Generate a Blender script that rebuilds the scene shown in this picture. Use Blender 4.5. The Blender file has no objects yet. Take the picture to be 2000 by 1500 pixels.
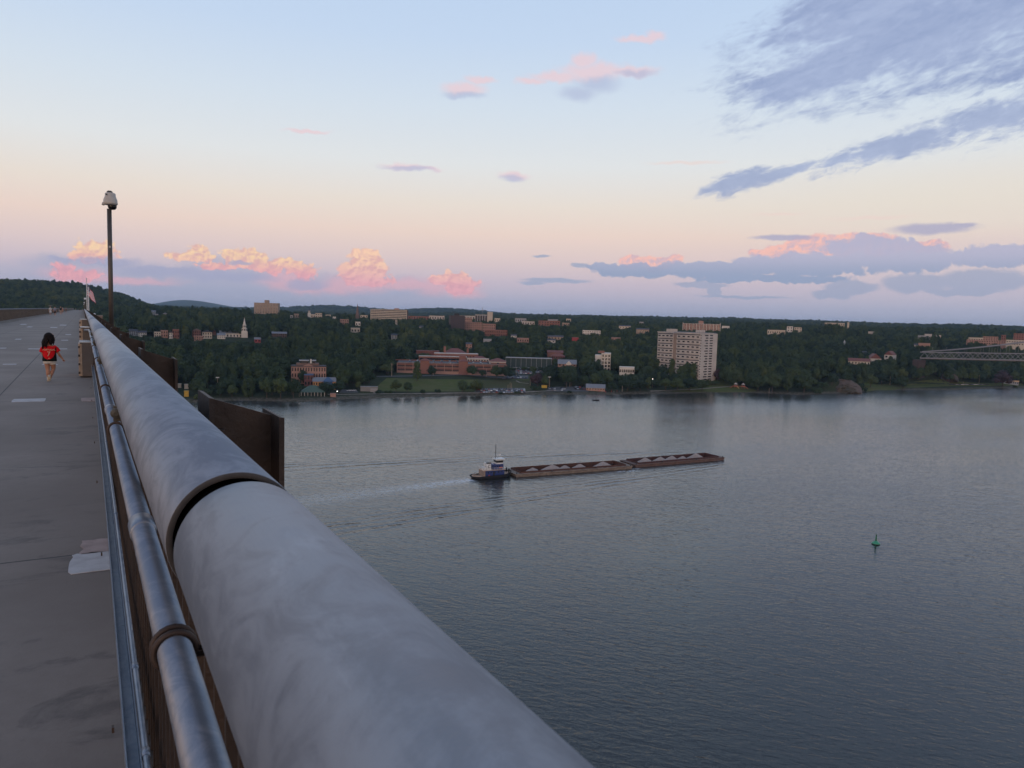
import bpy, math, random
import numpy as np
from math import sin, cos, pi, radians, sqrt, tan, atan2, degrees, exp
random.seed(7)
rng = np.random.default_rng(11)
S = bpy.context.scene
COL = S.collection
# ------------------------------------------------------------------ camera
CAMZ = 66.5                       # eye above the river; the deck lies 1.6 m below it
FPX = 1440.0
def unit(v): return v/np.linalg.norm(v)
_D = unit(np.array([163.5-1000, -(601.5-750), -FPX]))
_h = np.array([cos(radians(1.6)), -sin(radians(1.6)), 0])
_U = unit(np.cross(_h, _D))
if _U[1] < 0: _U = -_U
_X = np.cross(_D, _U)
RM = np.array([_X, _D, _U])       # camera axes -> world axes (x right of the bridge, y along it, z up)
cam = bpy.data.cameras.new('camera'); camo = bpy.data.objects.new('camera', cam); COL.objects.link(camo)
from mathutils import Matrix, Vector
M4 = Matrix.Identity(4)
for i in range(3):
    for j in range(3): M4[i][j] = RM[i][j]
M4.translation = (0, 0, CAMZ)
camo.matrix_world = M4
cam.sensor_width = 36; cam.lens = 36*FPX/2000
cam.clip_start = 0.05; cam.clip_end = 60000
cam.dof.use_dof = True; cam.dof.focus_distance = 6.0; cam.dof.aperture_fstop = cam.lens/1000/0.0017
S.camera = camo
# ------------------------------------------------------------------ node helpers
class X:
    """tiny expression wrapper over math nodes"""
    def __init__(s, t, o): s.t, s.o = t, o
    def _m(s, op, *a):
        n = s.t.nodes.new('ShaderNodeMath'); n.operation = op
        for i, v in enumerate((s,)+a):
            if isinstance(v, X): s.t.links.new(v.o, n.inputs[i])
            else: n.inputs[i].default_value = v
        return X(s.t, n.outputs[0])
    def __add__(s, b): return s._m('ADD', b)
    __radd__ = __add__
    def __sub__(s, b): return s._m('SUBTRACT', b)
    def __rsub__(s, b): return s._m('MULTIPLY', -1.0)._m('ADD', b)
    def __mul__(s, b): return s._m('MULTIPLY', b)
    __rmul__ = __mul__
    def __truediv__(s, b): return s._m('DIVIDE', b)
    def min(s, b): return s._m('MINIMUM', b)
    def max(s, b): return s._m('MAXIMUM', b)
    def pw(s, b): return s._m('POWER', b)
    def sin(s): return s._m('SINE')
    def abs(s): return s._m('ABSOLUTE')
    def exp(s): return s._m('EXPONENT')
    def frac(s): return s._m('FRACT')
    def lt(s, b): return s._m('LESS_THAN', b)
    def gt(s, b): return s._m('GREATER_THAN', b)
    def ss(s, a, b):
        n = s.t.nodes.new('ShaderNodeMapRange'); n.interpolation_type = 'SMOOTHSTEP'
        s.t.links.new(s.o, n.inputs[0])
        if a < b: n.inputs[1].default_value, n.inputs[2].default_value = a, b
        else:
            n.inputs[1].default_value, n.inputs[2].default_value = b, a
            n.inputs[3].default_value, n.inputs[4].default_value = 1, 0
        return X(s.t, n.outputs[0])
def vec(t, x, y, z=0.0):
    n = t.nodes.new('ShaderNodeCombineXYZ')
    for i, v in enumerate((x, y, z)):
        if isinstance(v, X): t.links.new(v.o, n.inputs[i])
        else: n.inputs[i].default_value = v
    return n.outputs[0]
def sep(t, o):
    n = t.nodes.new('ShaderNodeSeparateXYZ'); t.links.new(o, n.inputs[0])
    return [X(t, n.outputs[i]) for i in range(3)]
def noise(t, v, scale=1, detail=4, rough=.5, dist=0, dim='3D'):
    n = t.nodes.new('ShaderNodeTexNoise'); n.noise_dimensions = dim
    t.links.new(v, n.inputs['Vector']); n.inputs['Scale'].default_value = scale
    n.inputs['Detail'].default_value = detail; n.inputs['Roughness'].default_value = rough
    n.inputs['Distortion'].default_value = dist
    return X(t, n.outputs[0])
def mixc(t, f, a, b):
    n = t.nodes.new('ShaderNodeMix'); n.data_type = 'RGBA'
    if isinstance(f, X): t.links.new(f.o, n.inputs[0])
    else: n.inputs[0].default_value = f
    for k, v in ((6, a), (7, b)):
        if isinstance(v, tuple): n.inputs[k].default_value = (*v[:3], 1)
        else: t.links.new(v, n.inputs[k])
    return n.outputs[2]
def lin(r, g, b):
    f = lambda c: (c/255/12.92) if c/255 <= .04045 else ((c/255+.055)/1.055)**2.4
    return (f(r), f(g), f(b))
def ramp(t, f, stops):
    n = t.nodes.new('ShaderNodeValToRGB'); t.links.new(f.o, n.inputs[0])
    e = n.color_ramp.elements
    while len(e) > 1: e.remove(e[-1])
    for i, (p, c) in enumerate(stops):
        q = e[0] if i == 0 else e.new(p)
        q.position = p; q.color = (*c, 1)
    return n.outputs[0]
# ------------------------------------------------------------------ picture <-> place
def ray(px, py): return RM @ np.array([px-1000, -(py-750), -FPX])
def azel(px, py):
    d = unit(ray(px, py)); return degrees(atan2(d[0], d[1])), degrees(math.asin(d[2]))
def onz(px, py, z):
    d = ray(px, py); t = (z-CAMZ)/d[2]; return np.array([0, 0, CAMZ])+d*t
def at(px, py, R):                # the point at horizontal distance R seen at this pixel
    d = ray(px, py); t = R/np.hypot(d[0], d[1]); return np.array([0, 0, CAMZ])+d*t
def projv(P):                     # N x 3 -> pixel x, y
    c = (P-np.array([0, 0, CAMZ])) @ RM
    return 1000+FPX*c[:, 0]/-c[:, 2], 750-FPX*c[:, 1]/-c[:, 2]
# ------------------------------------------------------------------ world: dusk sky with clouds
W = bpy.data.worlds.new('World'); S.world = W; W.use_nodes = True
t = W.node_tree; t.nodes.clear()
tc = t.nodes.new('ShaderNodeTexCoord')
dx, dy, dz = sep(t, tc.outputs['Generated'])
el = dz._m('ARCSINE')*57.29578
az = dx._m('ARCTAN2', dy)*57.29578
elp = el.max(0.0)
grad = [(0, lin(168, 173, 196)), (1.4, lin(182, 181, 202)), (2.9, lin(206, 192, 204)), (4.6, lin(227, 206, 204)), (6.5, lin(239, 216, 204)),
        (8.6, lin(236, 225, 214)), (11.5, lin(228, 231, 232)), (15.5, lin(214, 226, 238)), (20, lin(198, 217, 241)), (27, lin(184, 208, 239)), (45, lin(158, 180, 215)), (90, lin(134, 158, 198))]
sky = ramp(t, (elp/90.0).pw(0.5), [((e/90)**.5, c) for e, c in grad])
# left part greener cream, right part cooler
sky = mixc(t, (az-38.0).ss(0, 30)*0.22*elp.ss(14, 4), sky, lin(196, 199, 214))
sky = mixc(t, (az-38.0).ss(0, 22)*0.45*elp.ss(5.5, 7.5)*elp.ss(12.5, 9), sky, lin(236, 228, 212))
# afterglow behind the camera (the sun has just gone down there)
SUNAZ = -138.0
dirg = (dx*sin(radians(SUNAZ))+dy*cos(radians(SUNAZ)))
glow = dirg.ss(-0.1, 1.0)
sky = mixc(t, glow*elp.ss(38, 0)*0.85, sky, (1.7, 1.02, .62))
P2 = vec(t, az, el)
n1 = noise(t, vec(t, az*0.6, el*0.6), 1.0, 7, .58)
n1b = noise(t, vec(t, az*0.7+31.0, el*0.7+7.0), 1.0, 7, .6)
vb = t.nodes.new('ShaderNodeTexVoronoi'); vb.feature = 'SMOOTH_F1'; vb.inputs['Smoothness'].default_value = .35
def bill(ox, oy):
    n = t.nodes.new('ShaderNodeTexVoronoi'); n.feature = 'F1'; n.inputs['Scale'].default_value = 1.0; n.inputs['Detail'].default_value = 2.5; n.inputs['Roughness'].default_value = .55
    t.links.new(vec(t, (az+ox)*1.15+(n1-0.5)*1.6, (el+oy)*1.35+(n1b-0.5)*1.6), n.inputs['Vector']); return X(t, n.outputs['Distance'])
b0 = bill(0, 0); b1 = bill(.16, -.16)
puff = 0.55-b0
wx = az+(n1-0.5)*1.5
wy = el+(n1b-0.5)*1.1
Pw = vec(t, wx, wy)
nf = noise(t, vec(t, az*1.3, el*1.4), 1.0, 6, .55)
nfs = noise(t, vec(t, az*1.3+0.12, el*1.4-0.2), 1.0, 6, .55)
relief = ((nfs-nf)*2.6+(b0-b1)*1.9+0.45).max(0.0).min(1.0)
def ell(P, lst):
    acc = None
    for (cx, cy, rx, ry) in lst:
        a, e = azel(cx, cy); a1, e1 = azel(cx+rx, cy); a2, e2 = azel(cx, cy-ry)
        ra = max(abs(a1-a), .05); re = max(abs(e2-e), .04)
        n = t.nodes.new('ShaderNodeVectorMath'); n.operation = 'MULTIPLY_ADD'
        t.links.new(P, n.inputs[0]); n.inputs[1].default_value = (1/ra, 1/re, 0); n.inputs[2].default_value = (-a/ra, -e/re, 0)
        l = t.nodes.new('ShaderNodeVectorMath'); l.operation = 'LENGTH'; t.links.new(n.outputs[0], l.inputs[0])
        v = X(t, l.outputs['Value'])
        acc = v if acc is None else acc.min(v)
    return acc
def over(mask, colr, op=1.0):
    global sky
    sky = mixc(t, mask*op, sky, colr)
elY = lambda y, x=400: azel(x, y)[1]
# --- low grey-blue veil under the left cumulus
over(ell(Pw, [(350, 548, 300, 30), (160, 520, 110, 22), (480, 528, 120, 26), (700, 560, 200, 22)]).ss(1.35, .55), lin(168, 174, 199), .6)
# --- left cumulus, gold above and pink below
over(ell(Pw, [(150, 538, 70, 16), (240, 546, 110, 9), (560, 548, 60, 20), (600, 560, 40, 16), (655, 562, 40, 16), (700, 556, 70, 18), (790, 556, 90, 12), (870, 560, 70, 20), (900, 572, 46, 12)]).ss(1.4, .35), lin(232, 182, 192), .72)
Lc = ell(Pw, [(192, 490, 40, 17), (160, 500, 30, 12), (120, 522, 26, 11), (145, 536, 46, 12), (388, 488, 24, 14), (380, 502, 44, 10), (455, 498, 24, 13), (482, 498, 22, 11), (470, 514, 44, 10), (515, 506, 16, 13), (535, 520, 40, 13), (578, 526, 32, 12), (598, 534, 20, 14), (430, 520, 40, 6)])
cgold = mixc(t, el.ss(elY(535), elY(492)), lin(244, 176, 182), lin(255, 218, 176))
cgold = mixc(t, relief*0.62, cgold, lin(214, 160, 176))
over((Lc+(nf-0.5)*0.4-puff*0.8).ss(1.62, 1.32), cgold, .96)
over(ell(Pw, [(210, 512, 70, 10), (330, 530, 110, 11), (440, 540, 110, 12), (470, 512, 26, 5), (600, 555, 50, 12), (120, 507, 30, 6)]).ss(1.2, .5), lin(170, 172, 200), .75)
Lm = ell(Pw, [(712, 512, 30, 20), (700, 532, 34, 22), (735, 528, 22, 18), (722, 548, 44, 12), (888, 545, 34, 14), (905, 555, 30, 14), (868, 548, 24, 10), (892, 566, 30, 10)])
cg2 = mixc(t, el.ss(elY(560, 700), elY(505, 700)), lin(242, 180, 188), lin(255, 212, 180))
cg2 = mixc(t, relief*0.6, cg2, lin(214, 156, 172))
over((Lm+(nf-0.5)*0.4-puff*0.8).ss(1.62, 1.32), cg2, .95)
# --- right long bank
Rb = ell(Pw, [(1260, 528, 130, 15), (1400, 528, 160, 20), (1560, 518, 190, 28), (1760, 505, 210, 30), (1940, 500, 160, 26), (1500, 545, 190, 10), (1700, 480, 120, 22), (1180, 522, 46, 9)])
over(ell(Pw, [(1590, 478, 60, 22), (1650, 478, 55, 22), (1720, 478, 46, 22), (1530, 490, 40, 16), (1232, 512, 26, 14), (1285, 514, 40, 14), (1320, 508, 20, 10), (1480, 495, 20, 8), (1800, 482, 60, 14)]).ss(1.08, .86),
     mixc(t, relief*0.6, lin(250, 196, 184), lin(190, 180, 204)), .95)
over((Rb+(nf-0.5)*0.2-puff*0.35).ss(1.1, .88), mixc(t, el.ss(elY(545, 1600), elY(490, 1600)), lin(148, 164, 194), lin(184, 184, 208)), .9)
over(ell(Pw, [(1660, 562, 60, 14), (1790, 552, 80, 22), (1920, 548, 110, 24), (1370, 556, 60, 8), (1395, 568, 14, 12), (1880, 570, 90, 8), (1620, 575, 40, 10)]).ss(1.12, .7), lin(160, 170, 196), .75)
Pn = vec(t, az+(n1-0.5)*1.2, el+(n1b-0.5)*0.5)
over(ell(Pn, [(1085, 548, 70, 5), (1040, 553, 30, 4), (1130, 517, 18, 5), (1058, 500, 18, 3), (1450, 580, 100, 3)]).ss(1.2, .6), lin(158, 170, 196), .8)
over(ell(Pn, [(1530, 463, 70, 6), (1820, 447, 90, 13), (1880, 440, 30, 6)]).ss(1.2, .5), lin(176, 174, 200), .85)
# --- thin pink-grey wisps
over(ell(Pw, [(1160, 140, 70, 20), (1090, 150, 60, 12), (1225, 140, 62, 11), (1140, 118, 26, 14), (1035, 158, 34, 8), (1250, 75, 46, 8), (1278, 72, 24, 11), (905, 172, 46, 13), (940, 157, 30, 8), (790, 326, 40, 8), (830, 330, 34, 5), (1005, 345, 26, 10), (600, 256, 46, 5)]).ss(1.35, .35), lin(236, 208, 214), .78)
over(ell(Pw, [(1165, 165, 46, 18), (1130, 182, 40, 16), (1240, 143, 40, 7), (905, 185, 40, 9), (800, 329, 50, 6), (1003, 350, 22, 8)]).ss(1.4, .3), lin(176, 186, 216), .62)
over(ell(Pn, [(1340, 318, 80, 4), (1140, 472, 90, 3), (1700, 425, 90, 4), (1520, 418, 60, 3)]).ss(1.4, .2), lin(240, 214, 206), .5)
# --- big streaky grey sheet top right
ca, sa = cos(radians(14)), sin(radians(14))
ru = az*ca+el*sa; rv = el*ca-az*sa
ns = noise(t, vec(t, ru*0.16, rv*0.55), 1.0, 9, .62, .3)
ns2 = noise(t, vec(t, ru*0.8, rv*2.0), 1.0, 6, .6, .6)
def streak(pts, a, b, k1=2.3, k2=.55):            # pts: centre px, radii in degrees along/across the streak direction
    acc = None
    for (cx, cy, la, lb) in pts:
        A, E = azel(cx, cy); u0 = A*ca+E*sa; v0 = E*ca-A*sa
        n = t.nodes.new('ShaderNodeVectorMath'); n.operation = 'MULTIPLY_ADD'
        t.links.new(vec(t, ru, rv), n.inputs[0]); n.inputs[1].default_value = (1/la, 1/lb, 0); n.inputs[2].default_value = (-u0/la, -v0/lb, 0)
        l = t.nodes.new('ShaderNodeVectorMath'); l.operation = 'LENGTH'; t.links.new(n.outputs[0], l.inputs[0])
        v = X(t, l.outputs['Value']); acc = v if acc is None else acc.min(v)
    return (acc+(ns-0.5)*k1+(ns2-0.5)*k2).ss(a, b)
top = streak([(1640, 120, 7.0, 2.9), (1880, 50, 9.0, 3.2), (1700, 20, 8.5, 3.0), (1545, 170, 3.0, 1.2), (2100, 0, 8, 3.5)], 1.3, .5, 2.2, 1.0)
cs = mixc(t, (ns*0.6+ns2*0.4).ss(.3, .7), lin(146, 162, 200), lin(172, 186, 218))
over(top, cs, .92)
mid = streak([(1740, 290, 5.5, .85), (1950, 225, 4.5, 1.2), (2080, 190, 6, 1.6), (1440, 355, 2.6, .65), (1540, 335, 3.0, .45), (1650, 310, 3.0, .5)], 1.35, .4, 2.7, 1.9)
over(mid, cs, .85)
bg = t.nodes.new('ShaderNodeBackground'); t.links.new(sky, bg.inputs[0]); bg.inputs[1].default_value = 1.0
wo = t.nodes.new('ShaderNodeOutputWorld'); t.links.new(bg.outputs[0], wo.inputs[0])
W.cycles.sampling_method = 'MANUAL'; W.cycles.sample_map_resolution = 512
# the last warm light, very soft, from behind and left
sl = bpy.data.lights.new('sun', 'SUN'); sl.energy = 0.45; sl.angle = radians(14); sl.color = (1.0, .72, .52)
so = bpy.data.objects.new('sun', sl); COL.objects.link(so)
sd = Vector((sin(radians(SUNAZ))*cos(radians(7)), cos(radians(SUNAZ))*cos(radians(7)), sin(radians(7))))
so.rotation_euler = sd.to_track_quat('Z', 'Y').to_euler(); so.location = (0, 0, 200)
S.view_settings.view_transform = 'Standard'; S.view_settings.look = 'None'; S.view_settings.exposure = 0.0; S.view_settings.gamma = 1
S.cycles.max_bounces = 6; S.cycles.diffuse_bounces = 3; S.cycles.glossy_bounces = 3; S.cycles.volume_bounces = 0; S.cycles.transparent_max_bounces = 8
S.cycles.use_denoising = True
# ------------------------------------------------------------------ materials
MATS = {}
def mat(name, c, rough=.75, metal=0., nz=None, c2=None, bump=None, emit=0, spec=.5, coord='Object'):
    if name in MATS: return MATS[name]
    m = bpy.data.materials.new(name); m.use_nodes = True; t = m.node_tree; b = t.nodes['Principled BSDF']
    b.inputs['Roughness'].default_value = rough; b.inputs['Metallic'].default_value = metal
    b.inputs['Specular IOR Level'].default_value = spec
    b.inputs['Base Color'].default_value = (*c, 1)
    if emit:
        b.inputs['Emission Color'].default_value = (*c, 1); b.inputs['Emission Strength'].default_value = emit
    tcn = t.nodes.new('ShaderNodeTexCoord')
    if nz is None: nz = .35
    f = noise(t, tcn.outputs[coord], nz, 5, .6)
    c2 = c2 or tuple(v*.72 for v in c)
    t.links.new(mixc(t, f.ss(.35, .68), c, c2), b.inputs['Base Color'])
    if bump:
        bn = t.nodes.new('ShaderNodeBump'); bn.inputs['Strength'].default_value = bump[1]; bn.inputs['Distance'].default_value = bump[2] if len(bump) > 2 else .02
        t.links.new(noise(t, tcn.outputs[coord], bump[0], 5, .6).o, bn.inputs['Height']); t.links.new(bn.outputs[0], b.inputs['Normal'])
    MATS[name] = m; return m
# ------------------------------------------------------------------ object helpers
def tag(o, label=None, cat=None, group=None, kind=None):
    if label: o['label'] = label
    if cat: o['category'] = cat
    if group: o['group'] = group
    if kind: o['kind'] = kind
    return o
def link(o): COL.objects.link(o); return o
def empty(name, loc=(0, 0, 0), rz=0, label=None, cat=None, group=None):
    o = link(bpy.data.objects.new(name, None)); o.location = tuple(float(v) for v in loc); o.rotation_euler = (0, 0, rz)
    o.empty_display_size = .1
    return tag(o, label, cat, group)
def copy_tree(o, parent=None):
    c = link(o.copy()); c.parent = parent
    for ch in list(o.children): copy_tree(ch, c)
    return c
class MB:
    def __init__(s): s.v = []; s.f = []; s.m = []
    def add(s, vs, fs, mi=0):
        k = len(s.v); s.v += [tuple(float(q) for q in v) for v in vs]; s.f += [tuple(i+k for i in f) for f in fs]; s.m += [mi]*len(fs); return s
    def box(s, x0, x1, y0, y1, z0, z1, mi=0):
        return s.add([(x0, y0, z0), (x1, y0, z0), (x1, y1, z0), (x0, y1, z0), (x0, y0, z1), (x1, y0, z1), (x1, y1, z1), (x0, y1, z1)],
                     [(0, 3, 2, 1), (4, 5, 6, 7), (0, 1, 5, 4), (1, 2, 6, 5), (2, 3, 7, 6), (3, 0, 4, 7)], mi)
    def prism(s, poly, z0, z1, mi=0, mtop=None):
        n = len(poly); a = sum(poly[i][0]*poly[(i+1) % n][1]-poly[(i+1) % n][0]*poly[i][1] for i in range(n))
        if a < 0: poly = poly[::-1]
        vs = [(p[0], p[1], z0) for p in poly]+[(p[0], p[1], z1) for p in poly]
        s.add(vs, [(i, (i+1) % n, n+(i+1) % n, n+i) for i in range(n)], mi)
        s.add(vs, [tuple(range(n-1, -1, -1)), tuple(range(n, 2*n))], mi if mtop is None else mtop); return s
    def tube(s, pts, r, n=12, mi=0, caps=True, ry=None):
        """pts list of 3-vectors; r scalar or list"""
        P = [Vector(p) for p in pts]; k0 = len(s.v); rs = r if isinstance(r, (list, tuple)) else [r]*len(P)
        rys = ry if ry is not None else rs
        if not isinstance(rys, (list, tuple)): rys = [rys]*len(P)
        up = None; vs = []
        for i, p in enumerate(P):
            d = (P[min(i+1, len(P)-1)]-P[max(i-1, 0)]).normalized()
            if up is None:
                up = Vector((0, 0, 1)) if abs(d.z) < .9 else Vector((0, 1, 0))
            a = d.cross(up).normalized(); b = a.cross(d).normalized(); up = b
            for j in range(n):
                th = 2*pi*j/n; vs.append(p+a*cos(th)*rs[i]+b*sin(th)*rys[i])
        fs = [(i*n+j, i*n+(j+1) % n, (i+1)*n+(j+1) % n, (i+1)*n+j) for i in range(len(P)-1) for j in range(n)]
        if caps: fs += [tuple(range(n-1, -1, -1)), tuple((len(P)-1)*n+j for j in range(n))]
        return s.add(vs, fs, mi)
    def bar(s, a, b, w, h, mi=0):
        A, B = Vector(a), Vector(b); d = (B-A).normalized(); up = Vector((0, 0, 1)) if abs(d.z) < .95 else Vector((0, 1, 0))
        u = d.cross(up).normalized()*w/2; q = u.cross(d).normalized()*h/2
        return s.add([A-u-q, A+u-q, A+u+q, A-u+q, B-u-q, B+u-q, B+u+q, B-u+q], [(0, 1, 2, 3), (7, 6, 5, 4), (0, 4, 5, 1), (1, 5, 6, 2), (2, 6, 7, 3), (3, 7, 4, 0)], mi)
    def lathe(s, prof, n=16, mi=0, c=(0, 0, 0), axis='z'):
        vs = []
        for (r, z) in prof:
            for j in range(n):
                th = 2*pi*j/n; q = (r*cos(th), r*sin(th), z)
                if axis == 'y': q = (q[0], q[2], q[1])
                vs.append((q[0]+c[0], q[1]+c[1], q[2]+c[2]))
        m = len(prof)
        fs = [(i*n+j, i*n+(j+1) % n, (i+1)*n+(j+1) % n, (i+1)*n+j) for i in range(m-1) for j in range(n)]
        fs += [tuple(range(n-1, -1, -1)), tuple((m-1)*n+j for j in range(n))]
        return s.add(vs, fs, mi)
    def sphere(s, c, r, n=10, mi=0, rz=None):
        rz = rz or r
        prof = [(max(r*sin(pi*i/n), r*.02), -rz*cos(pi*i/n)) for i in range(n+1)]
        return s.lathe(prof, n+4, mi, c)
    def mesh(s, name, mats):
        me = bpy.data.meshes.new(name); me.from_pydata(s.v, [], s.f)
        for m in (mats if isinstance(mats, (list, tuple)) else [mats]): me.materials.append(m)
        if any(s.m): me.polygons.foreach_set('material_index', s.m)
        me.update(); return me
    def build(s, name, mats, parent=None, loc=None, smooth=False, label=None):
        me = s.mesh(name, mats)
        if smooth: me.polygons.foreach_set('use_smooth', [True]*len(me.polygons))
        o = link(bpy.data.objects.new(name, me)); o.parent = parent
        if loc is not None: o.location = tuple(float(v) for v in loc)
        if label: o['label'] = label
        return o
def bevel(o, w=.005, seg=2):
    m = o.modifiers.new('bevel', 'BEVEL'); m.width = w; m.segments = seg; m.limit_method = 'ANGLE'; return o
# ------------------------------------------------------------------ the walkway bridge (x = 0 under the camera, runs along +y)
DZ = CAMZ-1.6
def deck_material():
    m = mat('concrete deck', (.128, .12, .122), .78, nz=1.3, c2=(.105, .098, .099)); t = m.node_tree; b = t.nodes['Principled BSDF']
    tcn = t.nodes.new('ShaderNodeTexCoord'); x, y, z = sep(t, tcn.outputs['Object'])
    n_a = noise(t, tcn.outputs['Object'], .55, 6, .62); n_b = noise(t, tcn.outputs['Object'], 9, 6, .7); n_c = noise(t, tcn.outputs['Object'], 60, 3, .6)
    col = mixc(t, n_a.ss(.32, .68), (.150, .120, .100), (.215, .178, .152))
    col = mixc(t, n_b.ss(.35, .75)*0.5, col, (.16, .125, .105))
    col = mixc(t, n_c.ss(.55, .8)*0.25, col, (.2, .19, .185))
    # water stains reaching in from the drip edge of the railing
    wet = noise(t, vec(t, x*1.1+3.0, y*2.4), 1.0, 7, .68, .8).ss(.53, .64)*((x+(n_a-0.5)*1.2).ss(-1.0, -.15))
    col = mixc(t, wet*0.7*(n_b.ss(.3, .6)*.6+.4), col, (.038, .033, .032))
    # rust-brown tone near the kerb line
    col = mixc(t, x.ss(-.9, .1)*0.4, col, (.125, .092, .075))
    # slab joints: every 9.4 m across, and two along
    jw = (noise(t, tcn.outputs['Object'], 25, 3)-0.5)*0.012
    fy = (((y-5.45)/9.4).frac()-0.5).abs()*9.4
    jy = (fy+jw).gt(4.7-.011)
    jx = ((x+1.33)+jw).abs().lt(.012).max(((x+4.05)+jw).abs().lt(.012))
    col = mixc(t, jy.max(jx)*0.85, col, (.03, .027, .028))
    # small pale scratches and spots
    sp = noise(t, vec(t, x*2.0, y*7.0), 1.6, 7, .7).ss(.78, .86)
    col = mixc(t, sp*0.45, col, (.3, .28, .27))
    t.links.new(col, b.inputs['Base Color'])
    t.links.new((0.82-wet*0.06).o, b.inputs['Roughness'])
    bn = t.nodes.new('ShaderNodeBump'); bn.inputs['Strength'].default_value = .35; bn.inputs['Distance'].default_value = .01
    t.links.new((n_b*0.6+n_c*0.3).o, bn.inputs['Height']); t.links.new(bn.outputs[0], b.inputs['Normal'])
    return m
DECK_END = 660
o = MB().box(-6.9, .62, -12, DECK_END, DZ-.28, DZ).build('deck', deck_material()); tag(o, kind='structure')
MCONC = mat('old concrete', (.2, .185, .17), .85, nz=2.5, bump=(20, .3))
o = MB().box(-6.9, -6.52, -12, DECK_END, DZ+.0015, DZ+.16).build('kerb', MCONC); tag(o, kind='structure')
MSTEEL = mat('weathering steel', (.030, .020, .016), .6, .3, nz=3.0, c2=(.058, .036, .024), bump=(30, .3))
MSTEEL2 = mat('dark girder steel', (.03, .028, .027), .6, .3, nz=.8)
# girders and trestle under the deck
gm = MB()
for gx in (-6.3, -3.1, .1): gm.box(gx-.2, gx+.2, -12, DECK_END, DZ-2.4, DZ-.285)
for i in range(0, 112): gm.box(-6.09, -.11, -11.9+i*6, -11.7+i*6, DZ-1.8, DZ-.9)
o = gm.build('steel_girders', MSTEEL2)
root = empty('bridge_substructure', (0, 0, 0), 0, 'dark steel girders and piers carrying the walkway deck over the river', 'bridge'); o.parent = root
pm = MB()
for py_ in (150, 310, 470, 625):
    for sx in (-6.2, .0):
        pm.bar((sx, py_-3, 14), (sx, py_-2, DZ-2.41), .9, .9); pm.bar((sx, py_+3, 14), (sx, py_+2, DZ-2.41), .9, .9)
        for k in range(4):
            z0, z1 = 15+k*11.5, 26+k*11.5; pm.bar((sx, py_-2.8, z0), (sx, py_+2.8, z1), .3, .3); pm.bar((sx, py_+2.8, z0), (sx, py_-2.8, z1), .3, .3)
    pm.box(-7.6, 1.6, py_-4.4, py_+4.4, -3, 14)
    pm.build('pier', MSTEEL2, root); pm = MB()
# --- galvanised metals
def galv(name, c1, c2, rough, sc, metal=.75):
    m = bpy.data.materials.new(name); m.use_nodes = True; t = m.node_tree; b = t.nodes['Principled BSDF']
    tcn = t.nodes.new('ShaderNodeTexCoord'); x, y, z = sep(t, tcn.outputs['Object'])
    v1 = noise(t, vec(t, x*1.6, y*.45, z*1.6), sc, 6, .6, 1.4)
    v2 = noise(t, vec(t, x*1.2+4, y*.9, z*1.2), sc*2.6, 8, .7, 1.6)
    v3 = noise(t, tcn.outputs['Object'], sc*40, 3, .6)
    f = (v1*0.5+v2*0.5).ss(.43, .58)
    col = mixc(t, f, c1, c2)
    # dull streaks of dirt and zinc bloom
    d = noise(t, vec(t, x*7.0, y*1.6, z*7.0), 2.2, 6, .7).ss(.63, .8)
    col = mixc(t, d*0.5, col, tuple(v*.42 for v in c1))
    br = noise(t, vec(t, x*3.0+9, y*1.1, z*3.0), 3.0, 6, .7).ss(.58, .75)
    col = mixc(t, br*0.5, col, tuple(min(1, v*1.45) for v in c2))
    sc_ = noise(t, vec(t, (x+z)*9.0+y*14.0, y*5.0-z*8.0), 1.1, 5, .75, .8).ss(.69, .73)
    col = mixc(t, sc_*0.55, col, (.07, .075, .085))
    t.links.new(col, b.inputs['Base Color']); b.inputs['Metallic'].default_value = metal
    t.links.new((v2*0.22+(rough-.1)).o, b.inputs['Roughness'])
    bn = t.nodes.new('ShaderNodeBump'); bn.inputs['Strength'].default_value = .25; bn.inputs['Distance'].default_value = .002
    t.links.new((v3*0.5+v2*1.2).o, bn.inputs['Height']); t.links.new(bn.outputs[0], b.inputs['Normal'])
    return m
MPIPE = galv('galvanised pipe', (.18, .192, .222), (.262, .275, .306), .48, 3.2, .5)
MCOND = galv('galvanised conduit', (.19, .22, .27), (.26, .285, .33), .42, 6, .7)
MRUST = mat('rusty clamp steel', (.085, .058, .045), .6, .5, nz=12, c2=(.05, .035, .03))
MRIM = mat('cut pipe edge', (.055, .05, .048), .7, .2, nz=30)
MDARK = mat('painted gap shade', (.003, .003, .003), 1.0, spec=0.0)  # near-black colour paints the shade inside the open pipe joints
PX, PZ, PR = .184, CAMZ-.321, .093
def railing(name, label, posts, px, pz, pr, side):
    return empty(name, (0, 0, 0), 0, label, 'railing')
rr = railing('bridge_railing', 'near galvanised pipe handrail of the walkway with brown steel posts and conduits', 0, 0, 0, 0, 0)
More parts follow.
